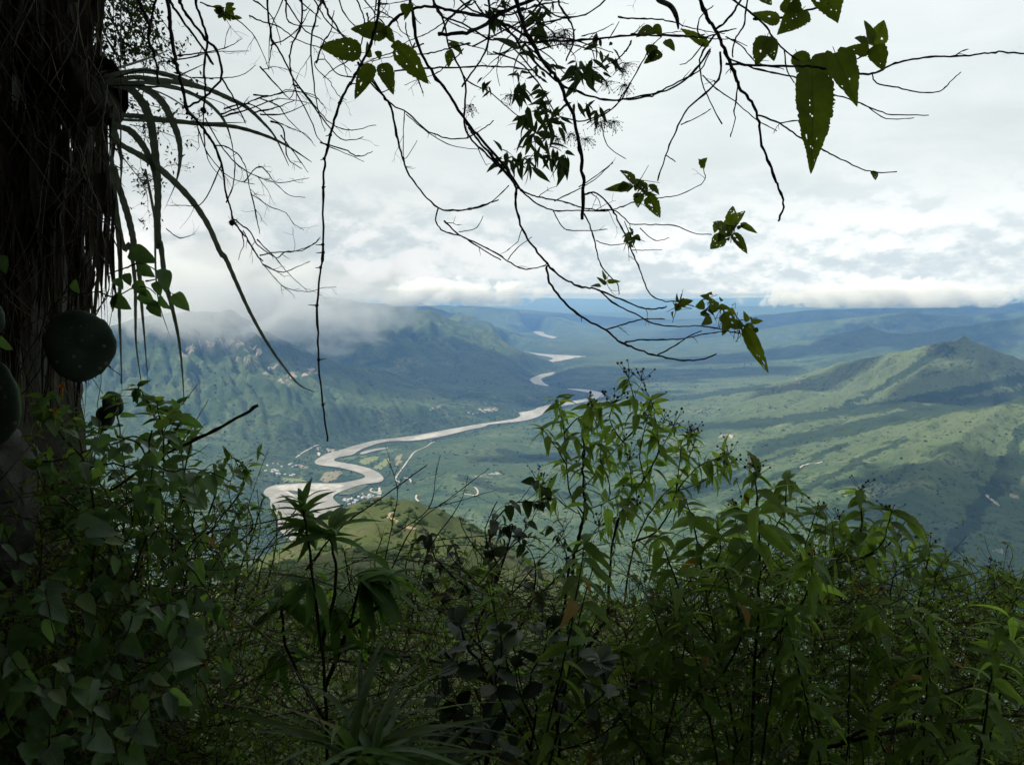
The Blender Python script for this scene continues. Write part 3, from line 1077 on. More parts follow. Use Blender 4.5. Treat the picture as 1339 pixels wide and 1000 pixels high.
def leaf_mesh(kind, var, mat, n=7, droop=0.25, fold=0.25, wave=0.0, holes=0, side=1, wide=1.0):
    key = (kind, var, mat.name, n)
    if key in LEAFM:
        return LEAFM[key]
    rng = random.Random(hash((kind, var)) & 0xffff if False else (sum(map(ord, kind)) * 17 + var * 101))
    dr = droop * rng.uniform(0.6, 1.5)
    tw = rng.uniform(-0.35, 0.35)
    vs, fs = [], []
    cols = 2 * side + 1
    for i in range(n + 1):
        t = i / n
        tt = t
        w = leaf_profile(kind, min(max(t, 0.0), 1.0)) * wide
        if i == 0:
            w = max(w, 0.012)
        if i == n:
            w = 0.003
        yy = t * (1 - 0.18 * dr * t)
        zz = -dr * t * t
        if kind == 'heart' and i == 0:
            w = 0.16
        for c in range(cols):
            s = (c - side) / side
            ww = w * (1 + (rng.uniform(-0.07, 0.07) if abs(s) == 1 else 0))
            x = s * ww
            back = 0.0
            if kind == 'heart' and t < 0.14 and abs(s) > 0.4:
                back = -0.07 * abs(s) * (1 - t / 0.14)
            z = zz + abs(x) * fold + wave * sin(t * 17 + s * 2 + var) * abs(s) * 0.5 + tw * x * t
            vs.append((x, yy + back, z))
    for i in range(n):
        for c in range(cols - 1):
            a = i * cols + c
            fs.append((a, a + 1, a + cols + 1, a + cols))
    if holes:
        drop = set()
        spots = [(rng.uniform(.2, .9), rng.uniform(.25, .75), rng.uniform(.05, .16)) for _ in range(3)]
        for _ in range((holes + 1) // 2):
            sp_ = rng.choice(spots)
            i = min(max(int(n * rng.gauss(sp_[0], sp_[2])), 2), n - 3)
            c = min(max(int(cols * rng.gauss(sp_[1], sp_[2])), 1), cols - 3)
            drop.add(i * (cols - 1) + c)
            if rng.random() < 0.3:
                drop.update({i * (cols - 1) + c + 1, (i + 1) * (cols - 1) + c, (i + 1) * (cols - 1) + c + 1, (i + 2) * (cols - 1) + c} if rng.random() < .5 else {i * (cols - 1) + c + 1})
        # nibbled margin
        for _ in range(holes // 4):
            i = rng.randint(2, n - 2)
            drop.add(i * (cols - 1) + rng.choice((0, cols - 2)))
        fs = [f for k, f in enumerate(fs) if k not in drop]
    # stalk
    k = len(vs)
    vs += [(-0.009, -0.11, 0.015), (0.009, -0.11, 0.015), (0.009, 0.02, 0.0), (-0.009, 0.02, 0.0)]
    fs.append((k, k + 1, k + 2, k + 3))
    me = bpy.data.meshes.new('leaf_' + kind)
    me.from_pydata(vs, [], fs)
    me.polygons.foreach_set('use_smooth', [True] * len(me.polygons))
    at = me.attributes.new('leafpos', 'FLOAT_VECTOR', 'POINT')
    at.data.foreach_set('vector', np.array([(v[0], v[1], 0.0 if kind == 'blade' else 1.0) for v in vs], dtype=np.float32).ravel())
    me.materials.append(mat)
    me.update()
    LEAFM[key] = me
    return me


def frame(d, up=Vector((0, 0, 1)), roll=0.0):
    """matrix whose +Y runs along d and +Z is as near `up` as can be"""
    y = d.normalized()
    z = up - y * up.dot(y)
    if z.length < 1e-4:
        z = y.orthogonal()
    z.normalize()
    z = Quaternion(y, roll) @ z
    x = y.cross(z)
    return Matrix((x, y, z)).transposed().to_4x4()


def add_leaf(parent, pos, d, L, kind, mat, up=Vector((0, 0, 1)), roll=0.0, rng=random, nvar=4, name='leaf', wscale=1.0, **kw):
    me = leaf_mesh(kind, rng.randrange(nvar), mat, **kw)
    o = bpy.data.objects.new(name, me)
    M = Matrix.Translation(pos - parent.location) @ frame(d, up, roll) @ Matrix.Diagonal((L * wscale, L, L, 1))
    o.matrix_basis = M
    COL.objects.link(o)
    o.parent = parent
    return o


class LeafMass:
    """many leaves joined into one mesh (for what is too small or too many to pick apart)"""
    def __init__(self):
        self.V, self.F = [], []
        self.k = 0
        self.T = {}

    def leaf(self, pos, d, L, kind, up=Vector((0, 0, 1)), roll=0.0, var=0, n=3, droop=0.25, fold=0.25, wide=1.0):
        key = (kind, var, n)
        if key not in self.T:
            rows = []
            fs = []
            for i in range(n + 1):
                t = i / n
                w = max(leaf_profile(kind, min(t, 1)) * wide, 0.004 if i in (0, n) else 0)
                dr = droop * (0.6 + 0.3 * var)
                rows += [(-w, t, -dr * t * t + w * fold), (0, t, -dr * t * t), (w, t, -dr * t * t + w * fold)]
            for i in range(n):
                a = 3 * i
                fs += [(a, a + 1, a + 4, a + 3), (a + 1, a + 2, a + 5, a + 4)]
            self.T[key] = (np.array(rows), np.array(fs))
        rows, fs = self.T[key]
        M = np.array(frame(d, up, roll).to_3x3())
        self.V.append((rows * L) @ M.T + np.array(pos))
        self.F.append(fs + self.k)
        self.k += len(rows)

    def build(self, name, mat, parent=None, kind='stuff'):
        if not self.V:
            return None
        o = np_mesh(name, np.concatenate(self.V), np.concatenate(self.F), mat, parent)
        if kind:
            o['kind'] = kind
        return o


def px2m(px, D):
    return px * D / F_PX


def path3(pts, D0, D1, rng, jit=0.006, z=1.0):
    """pixel polyline -> 3D points, depth running from D0 to D1"""
    n = len(pts)
    out = []
    dd = 0
    for i, (x, y) in enumerate(pts):
        t = i / max(1, n - 1)
        dd = dd * 0.6 + rng.uniform(-1, 1) * 0.02 * (D0 + D1) / 2
        out.append(P(x, y, D0 + (D1 - D0) * t + dd))
    return out


def tf(pts, sx, ox, oy):
    return [(ox + x / sx, oy + y / sx) for x, y in pts]


def zA(*p): return tf(p, 2.942, 0, 0)
def zB(*p): return tf(p, 2.942, 400, 0)
def zD(*p): return tf(p, 2.942, 0, 300)
def zF(*p): return tf(p, 3.124, 600, 180)
def zR(*p): return tf(p, 2.484, 800, 0)
def zG(*p): return tf(p, 4.347, 340, 0)
def zJ(*p): return tf(p, 3.847, 660, 480)
def zK(*p): return tf(p, 2.499, 850, 600)
def zM(*p): return tf(p, 2.631, 450, 620)


def twiggy(mb, pts3, r0, r1, rng, twigs=0.0, tlen=0.12, droop=0.4, nod=True, sides=5, step=5, level=1, spread=0.9, knots=None):
    """a branch with nodes, taper and side twigs; returns smoothed points"""
    r0, r1 = r0 * 0.84, r1 * 0.80
    s = spline(pts3, step)
    n = len(s)
    L = sum((s[i + 1] - s[i]).length for i in range(n - 1))
    jr = r0 * 0.30
    q = []
    for i, p in enumerate(s):
        j = Vector((rng.gauss(0, 1), rng.gauss(0, 1), rng.gauss(0, 1))) * jr * (0 if i == 0 else 1)
        q.append(p + j)
    rad = [(r0 + (r1 - r0) * i / (n - 1)) * (rng.uniform(1.15, 1.45) if nod and rng.random() < 0.16 else rng.uniform(0.9, 1.08)) for i in range(n)]
    mb.tube(q, rad, sides)
    ends = []
    if twigs > 0:
        cnt = int(L * twigs)
        for _ in range(cnt):
            i = rng.randint(1, n - 2)
            t = (q[i + 1] - q[i - 1]).normalized()
            side = t.cross(Vector((rng.gauss(0, 1), rng.gauss(0, 1), rng.gauss(0, 1)))).normalized()
            d = (t * rng.uniform(0.4, 1.0) + side * spread * rng.uniform(0.5, 1.2)).normalized()
            l = tlen * rng.uniform(0.25, 1.0) ** 1.3
            pts = [q[i]]
            m = 6 if l > 0.05 else 4
            for k in range(m):
                d = (d + Vector((rng.gauss(0, 0.22), rng.gauss(0, 0.16), rng.gauss(0, 0.2) - droop * 0.12))).normalized()
                pts.append(pts[-1] + d * l / m)
            rr0 = min(rad[i] * 0.6, r0 * 0.6)
            mb.tube(pts, [rr0 * (1 - 0.6 * k / m) for k in range(m + 1)], 4)
            ends.append((pts[-1], d))
            if level > 1 and l > tlen * 0.4:
                for _ in range(rng.randint(1, 3)):
                    k0 = rng.randint(1, m - 1)
                    d2 = (d + Vector((rng.gauss(0, .7), rng.gauss(0, .5), rng.gauss(0, .7)))).normalized()
                    pp = [pts[k0]]
                    l2 = l * rng.uniform(0.25, 0.55)
                    for k in range(3):
                        d2 = (d2 + Vector((rng.gauss(0, .2), rng.gauss(0, .2), rng.gauss(0, .2) - 0.05))).normalized()
                        pp.append(pp[-1] + d2 * l2 / 3)
                    mb.tube(pp, [rr0 * 0.55, rr0 * 0.5, rr0 * 0.45, rr0 * 0.3], 3, cap=False)
                    ends.append((pp[-1], d2))
    return q, rad, ends

# ================================================================== THE VALLEY FLOOR: tracks, fields, trees, villages
def ribbon_road(name, pix, width, mat, lift=1.2, label=None, world=None):
    pts = world or [pix_to_ground(x, y) for x, y in pix]
    pts = [p for p in pts if p is not None]
    s = spline([Vector((p.x, p.y, 0)) for p in pts], 8)
    V, F = [], []
    for i, p in enumerate(s):
        t = (s[min(i + 1, len(s) - 1)] - s[max(i - 1, 0)]).normalized()
        nn = Vector((-t.y, t.x, 0))
        w = width * (0.8 + 0.4 * float(perlin(np.float64(i * .4), np.float64(1.5), 4)))
        for sg in (-1, 0, 1):
            q = p + nn * sg * w / 2
            V.append((q.x, q.y, float(ground(q.x, q.y)) + lift))
    for i in range(len(s) - 1):
        for c in (0, 1):
            a = 3 * i + c
            F.append((a, a + 3, a + 4, a + 1))
    o = mesh_obj(name, V, F, mat)
    tag(o, kind='structure', label=label)
    return o


m_dirt = flat_material('pale_dirt', [(0.35, (0.34, 0.30, 0.24)), (0.65, (0.50, 0.46, 0.38))], 0.05)
for k, pix in enumerate([z3([(975, 306), (945, 325), (905, 345), (870, 365), (850, 390), (825, 425), (800, 460), (780, 490), (778, 505), (800, 515)]),
                         z3([(655, 545), (648, 560), (680, 572), (695, 580), (692, 600), (680, 622)]),
                         z3([(262, 388), (300, 362), (345, 340), (382, 325)]), z3([(1180, 540), (1195, 552), (1200, 572), (1185, 584), (1125, 574)]),
                         z3([(885, 580), (882, 600), (898, 615)]), z3([(820, 490), (850, 500), (855, 515)]),
                         [(1018, 508), (1030, 503), (1048, 500)], [(1046, 612), (1060, 606), (1075, 604)]]):
    ribbon_road('dirt_track', pix, 8.0, m_dirt)
m_kt = flat_material('knoll_dirt', [(0.35, (0.22, 0.17, 0.11)), (0.65, (0.36, 0.29, 0.19))], 0.6)
ribbon_road('footpath', z3([(775, 668), (745, 683), (742, 698), (775, 715), (800, 740), (850, 752), (905, 762), (960, 780), (1000, 800)]), 2.6, m_kt, 0.25)
ribbon_road('footpath', [(682, 742), (690, 752), (702, 768), (712, 790)], 1.8, m_kt, 0.25)


def field(name, poly, cols, cell=14.0):
    W = [PZ(x, y, -797.0) for x, y in poly]
    x0, x1 = min(p.x for p in W), max(p.x for p in W)
    y0, y1 = min(p.y for p in W), max(p.y for p in W)
    nx, ny = int((x1 - x0) / cell) + 2, int((y1 - y0) / cell) + 2
    X, Y = np.meshgrid(x0 + cell * np.arange(nx), y0 + cell * np.arange(ny), indexing='ij')
    ins = in_poly(X, Y, W)
    Z = ground(X, Y) + 0.9
    F = grid_faces(nx, ny)
    keep = ins.ravel()[F].all(axis=1)
    F = F[keep][:, ::-1]
    if len(F) == 0:
        return
    m = flat_material(name + '_crop', cols, 0.03)
    tag(np_mesh(name, np.stack([X, Y, Z], -1).reshape(-1, 3), F, m), kind='structure')


G1 = [(0.35, (0.075, 0.115, 0.04)), (0.65, (0.11, 0.15, 0.055))]
G2 = [(0.35, (0.13, 0.165, 0.06)), (0.65, (0.19, 0.20, 0.085))]
T1 = [(0.35, (0.17, 0.155, 0.09)), (0.65, (0.24, 0.21, 0.13))]
field('field', z3([(478, 392), (520, 378), (640, 366), (640, 380), (560, 398)]), G1)
field('field', z3([(580, 400), (650, 385), (702, 388), (690, 402), (620, 424), (585, 414)]), G2)
field('field', z3([(652, 430), (700, 410), (745, 393), (758, 418), (700, 447), (665, 442)]), G2)
field('field', z3([(375, 502), (400, 470), (478, 446), (512, 456), (470, 500), (420, 512)]), T1)
field('field', z3([(700, 340), (780, 335), (820, 345), (760, 368), (690, 362)]), G1)
field('field', z3([(765, 400), (830, 385), (810, 425), (775, 440)]), T1)
field('field', z3([(260, 430), (330, 425), (345, 440), (290, 455)]), T1)
field('field', z3([(180, 495), (300, 490), (330, 505), (200, 512)]), G2)

# gravel bars along the water
vs, fs = [], []
for poly in [z3([(150, 530), (330, 520), (500, 524), (520, 532), (480, 545), (420, 556), (330, 548), (250, 560), (170, 552)]), z3([(200, 560), (300, 552), (380, 566), (330, 580), (250, 590)]),
             z3([(880, 276), (980, 258), (1040, 256), (1000, 272), (930, 290), (860, 296)]), z5([(815, 706), (868, 700), (862, 712), (835, 712)]), z5([(1000, 490), (1090, 491), (1000, 499), (940, 497)]),
             z3([(370, 345), (382, 340), (392, 372), (378, 384)])]:
    flat_polygon(smooth_closed([PZ(x, y, -798.4) for x, y in poly]), vs, fs)
tag(mesh_obj('gravel_bar', vs, fs, m_gravel, smooth=False), kind='structure')
vs, fs = [], []
for poly in [z3([(215, 552), (262, 556), (312, 570), (300, 580), (240, 572)]), z3([(470, 575), (520, 552), (600, 528), (640, 524), (610, 548), (540, 580)])]:
    flat_polygon(smooth_closed([PZ(x, y, -797.9) for x, y in poly]), vs, fs)
tag(mesh_obj('grassy_bar', vs, fs, flat_material('bar_scrub', [(0.4, (0.05, 0.075, 0.035)), (0.6, (0.11, 0.12, 0.07))], 0.03), smooth=False), kind='structure')


def scatter_trees():
    rng = np.random.default_rng(5)
    # base blob: squashed 6-sided drum with a peaked top
    a = np.linspace(0, 2 * pi, 6, endpoint=False)
    ring = lambda r, z: np.stack([np.cos(a) * r, np.sin(a) * r, np.full(6, z)], -1)
    B = np.concatenate([ring(0.75, 0), ring(1.0, 0.55), ring(0.6, 1.05), np.array([[0, 0, 1.25]])])
    Fb = []
    for r in (0, 6):
        for j in range(6):
            Fb += [(r + j, r + (j + 1) % 6, r + 6 + (j + 1) % 6), (r + j, r + 6 + (j + 1) % 6, r + 6 + j)]
    for j in range(6):
        Fb.append((12 + j, 12 + (j + 1) % 6, 18))
    Fb = np.array(Fb)
    n = 150000
    azs = rng.uniform(radians(-34), radians(34), n)
    r = np.exp(rng.uniform(math.log(1700), math.log(9500), n))
    X, Y = r * np.sin(azs), r * np.cos(azs)
    Z = ground(X, Y)
    e = r * 0.012
    lap = (ground(X + e * 2, Y) + ground(X - e * 2, Y) + ground(X, Y + e * 2) + ground(X, Y - e * 2)) / 4 - Z
    rd = river_distance(X, Y)
    cl = fbm(X / 260., Y / 260., 3, 121) + 0.6 * fbm(X / 60., Y / 60., 2, 125)
    w = -0.12 - 0.45 * sstep(X, 500, 1500) * sstep(7000 - Y, 0, 2500) + 0.8 * np.clip(lap / (r * 0.0012), -0.3, 1) + 0.95 * cl + 0.85 * np.exp(-((rd - 90) / 90) ** 2)
    keep = (rng.random(n) < np.clip(w, 0.015, 1)) & (rd > 12)
    X, Y, Z, r = X[keep][:16000], Y[keep][:16000], Z[keep][:16000], r[keep][:16000]
    m = len(X)
    s = (1.5 + 3.8 * rng.random(m) ** 2) * (0.7 + r / 9000)
    th_ = rng.uniform(0, 6.28, m)
    c, sn = np.cos(th_), np.sin(th_)
    V = B[None] * np.stack([s, s * rng.uniform(.7, 1.5, m), s * rng.uniform(.6, 1.0, m)], -1)[:, None, :] * (1 + rng.uniform(-.18, .18, (m, len(B), 1)))
    Vx = V[..., 0] * c[:, None] - V[..., 1] * sn[:, None] + X[:, None]
    Vy = V[..., 0] * sn[:, None] + V[..., 1] * c[:, None] + Y[:, None]
    Vz = V[..., 2] + (Z - 0.6)[:, None]
    VV = np.stack([Vx, Vy, Vz], -1).reshape(-1, 3)
    FF = (Fb[None] + (np.arange(m) * len(B))[:, None, None]).reshape(-1, 3)
    o = np_mesh('scrub_trees', VV, FF, leaf_far, smooth=True)
    tag(o, 'dark scrub and trees dotted over the valley slopes and river banks', kind='stuff')


leaf_far = flat_material('far_tree_foliage', [(0.35, (0.016, 0.032, 0.014)), (0.5, (0.028, 0.050, 0.020)), (0.7, (0.05, 0.075, 0.028))], 0.08, 4)
scatter_trees()

# shrubs and tussocks on the near knoll
def knoll_scrub():
    rng = np.random.default_rng(6)
    n = 26000
    Y = np.exp(rng.uniform(math.log(110), math.log(760), n))
    X = Y * rng.uniform(-.5, .35, n)
    cl = fbm(X / 38., Y / 38., 3, 141)
    keep = rng.random(n) < np.clip(0.16 + 1.6 * cl, 0.02, 1)
    X, Y = X[keep][:5000], Y[keep][:5000]
    Z = ground(X, Y)
    a = np.linspace(0, 2 * pi, 7, endpoint=False)
    ring = lambda r, z: np.stack([np.cos(a) * r, np.sin(a) * r, np.full(7, z)], -1)
    B = np.concatenate([ring(.8, 0), ring(1.0, .5), ring(.55, .95), np.array([[0, 0, 1.1]])])
    Fb = []
    for r in (0, 7):
        for j in range(7):
            Fb += [(r + j, r + (j + 1) % 7, r + 7 + (j + 1) % 7), (r + j, r + 7 + (j + 1) % 7, r + 7 + j)]
    for j in range(7):
        Fb.append((14 + j, 14 + (j + 1) % 7, 21))
    Fb = np.array(Fb)
    m = len(X)
    s = rng.uniform(.5, 2.4, m) ** 1.2 * (.4 + Y / 700)
    V = B[None] * np.stack([s, s * rng.uniform(.8, 1.5, m), s * rng.uniform(.5, .9, m)], -1)[:, None, :] * (1 + rng.uniform(-.25, .25, (m, len(B), 1)))
    VV = np.stack([V[..., 0] + X[:, None], V[..., 1] + Y[:, None], V[..., 2] + (Z - .15)[:, None]], -1).reshape(-1, 3)
    FF = (Fb[None] + (np.arange(m) * len(B))[:, None, None]).reshape(-1, 3)
    tag(np_mesh('knoll_scrub', VV, FF, flat_material('knoll_bush', [(0.4, (0.025, 0.045, 0.014)), (0.6, (0.06, 0.085, 0.026))], .6, 4), smooth=True), 'low dark bushes scattered over the grassy knoll below the viewer', kind='stuff')


knoll_scrub()

# villages
m_wall = flat_material('whitewashed_wall', [(0.4, (0.42, 0.41, 0.38)), (0.6, (0.62, 0.61, 0.57))], .2)
m_roofs = [flat_material('tin_roof', [(0.4, (0.42, 0.43, 0.44)), (0.6, (0.62, 0.63, 0.64))], .1), flat_material('tile_roof', [(0.4, (0.28, 0.16, 0.10)), (0.6, (0.36, 0.22, 0.15))], .3), flat_material('pale_roof', [(0.4, (0.40, 0.39, 0.37)), (0.6, (0.5, 0.49, 0.46))], .2)]


def house(px, py, rng, label, group):
    p = pix_to_ground(px, py, 2400)
    if p is None:
        return
    L, W, Hh = rng.uniform(8, 15), rng.uniform(6, 9), rng.uniform(3, 5)
    o_ = .6
    v = [(-L / 2, -W / 2, -1.5), (L / 2, -W / 2, -1.5), (L / 2, W / 2, -1.5), (-L / 2, W / 2, -1.5), (-L / 2, -W / 2, Hh), (L / 2, -W / 2, Hh), (L / 2, W / 2, Hh), (-L / 2, W / 2, Hh), (-L / 2, 0, Hh + 2.4), (L / 2, 0, Hh + 2.4)]
    f = [(0, 1, 5, 4), (2, 3, 7, 6), (1, 2, 6, 9, 5), (3, 0, 4, 8, 7)]
    root = empty('village_house', p, label, 'house', group)
    root.rotation_euler = (0, 0, rng.uniform(0, pi))
    M = Matrix.Rotation(root.rotation_euler.z, 4, 'Z')

    def mk(name, vv, ff, mt):
        me = bpy.data.meshes.new(name)
        me.from_pydata(vv, [], ff)
        me.materials.append(mt)
        ob = bpy.data.objects.new(name, me)
        COL.objects.link(ob)
        ob.parent = root
    mk('wall', v, f, m_wall)
    a, b, c = L / 2 + o_, W / 2 + o_, Hh - .3
    vv = [(-a, -b, c), (a, -b, c), (a, 0, Hh + 2.7), (-a, 0, Hh + 2.7), (a, b, c), (-a, b, c)]
    vv += [(x, y, z + .25) for x, y, z in vv]
    mk('roof', vv, [(0, 3, 2, 1), (3, 5, 4, 2), (6, 7, 8, 9), (9, 8, 10, 11), (0, 1, 7, 6), (5, 11, 10, 4), (0, 6, 9, 3), (3, 9, 11, 5), (1, 2, 8, 7), (2, 4, 10, 8)], rng.choice((m_roofs[0], m_roofs[0], m_roofs[1], m_roofs[2])))


rh = random.Random(8)
for i in range(34):
    x, y = rh.choice([(rh.gauss(528, 26), rh.gauss(610, 8)), (rh.gauss(528, 22), rh.gauss(608, 7)), (rh.gauss(635, 16), rh.gauss(592, 6)), (rh.uniform(660, 720), rh.uniform(565, 600))])
    x, y = z3([(x, y)])[0]
    house(x, y, rh, 'tiny pale house in the village on the inside of the lower river bend', 'houses of the riverside village')
for i in range(26):
    x, y = rh.choice([(rh.gauss(148, 18), rh.gauss(462, 7)), (rh.gauss(148, 16), rh.gauss(462, 6)), (rh.uniform(110, 300), rh.uniform(415, 440)), (rh.uniform(160, 260), rh.uniform(470, 490))])
    x, y = z3([(x, y)])[0]
    house(x, y, rh, 'tiny white house at the foot of the left mountain', 'houses below the left mountain')

# ================================================================== ROCK BANK (left of and behind the viewer) AND OVERHANG (unseen, added above for shade)
def rock_bank():
    plan = [(-1.72, 3.5), (-1.62, 3.1), (-1.60, 2.7), (-1.72, 2.2), (-1.95, 1.5), (-2.05, 0.6), (-2.0, -0.4), (-1.5, -1.5), (-0.4, -2.1), (0.9, -2.3), (2.2, -2.1), (3.4, -1.4), (4.3, -0.4), (4.9, 0.8)]
    pl = spline([Vector((a, b, 0)) for a, b in plan], 9)
    n = len(pl)
    hs = np.concatenate([np.linspace(-3.2, 1.2, 46), np.linspace(1.3, 4.4, 26)])
    V = []
    for h in hs:
        for i, p in enumerate(pl):
            t = (pl[min(i + 1, n - 1)] - pl[max(i - 1, 0)]).normalized()
            nin = Vector((t.y, -t.x, 0))          # towards the viewer's side
            if nin.dot(Vector((1.2, 2.6, 0)) - p) < 0:
                nin = -nin
            over = max(0.0, h - 1.25) * 0.75 - max(0.0, h - 3.2) * 0.9
            foot = max(0.0, -0.6 - h) * 0.28
            ex = 0.10 * float(fbm(np.float64(i * 0.09 + h * 0.3), np.float64(h * 0.9), 4, 91)) + 0.05 * float(perlin(np.float64(i * 0.5), np.float64(h * 4), 95))
            q = p + nin * (over + foot + ex)
            V.append((q.x, q.y, h))
    m = len(hs)
    F = [tuple(r) for r in grid_faces(m, n)]
    # back skin, so that the bank is a solid body
    k = len(V)
    for h in hs:
        for i, p in enumerate(pl):
            t = (pl[min(i + 1, n - 1)] - pl[max(i - 1, 0)]).normalized()
            nin = Vector((t.y, -t.x, 0))
            if nin.dot(Vector((1.2, 2.6, 0)) - p) < 0:
                nin = -nin
            q = p - nin * 1.6
            V.append((q.x, q.y, h))
    F += [tuple(r[::-1]) for r in grid_faces(m, n, k)]
    for i in range(n - 1):
        F.append(((m - 1) * n + i, (m - 1) * n + i + 1, k + (m - 1) * n + i + 1, k + (m - 1) * n + i))
        F.append((i + 1, i, k + i, k + i + 1))
    for j in range(m - 1):
        F.append((j * n, (j + 1) * n, k + (j + 1) * n, k + j * n))
        F.append(((j + 1) * n + n - 1, j * n + n - 1, k + j * n + n - 1, k + (j + 1) * n + n - 1))
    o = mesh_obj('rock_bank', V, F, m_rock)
    tag(o, 'dark mossy rock bank along the left edge behind hanging dead leaves', 'rock bank')


rock_bank()


# ================================================================== SWORD-LEAVED PLANT WITH ITS SKIRT OF DEAD LEAVES
def ribbon(pts, w, fold=0.35, twist=0.0, face=Vector((0, -1, 0.3)), rng=random, spiny=False, thick=0.0):
    """strap leaf along pts; w(t) half width"""
    n = len(pts)
    vs, fs = [], []
    for i, p in enumerate(pts):
        t = i / (n - 1)
        d = (pts[min(i + 1, n - 1)] - pts[max(i - 1, 0)]).normalized()
        f = Quaternion(d, twist * t) @ face
        side = d.cross(f)
        if side.length < 1e-5:
            side = d.orthogonal()
        side.normalize()
        nn = side.cross(d).normalized()
        ww = w(t)
        e = 1.0
        if spiny and i % 2:
            e = 1.16
        vs += [p - side * ww * e + nn * ww * fold, p - nn * 0.0, p + side * ww * e + nn * ww * fold]
    for i in range(n - 1):
        a = 3 * i
        fs += [(a, a + 1, a + 4, a + 3), (a + 1, a + 2, a + 5, a + 4)]
    return vs, fs


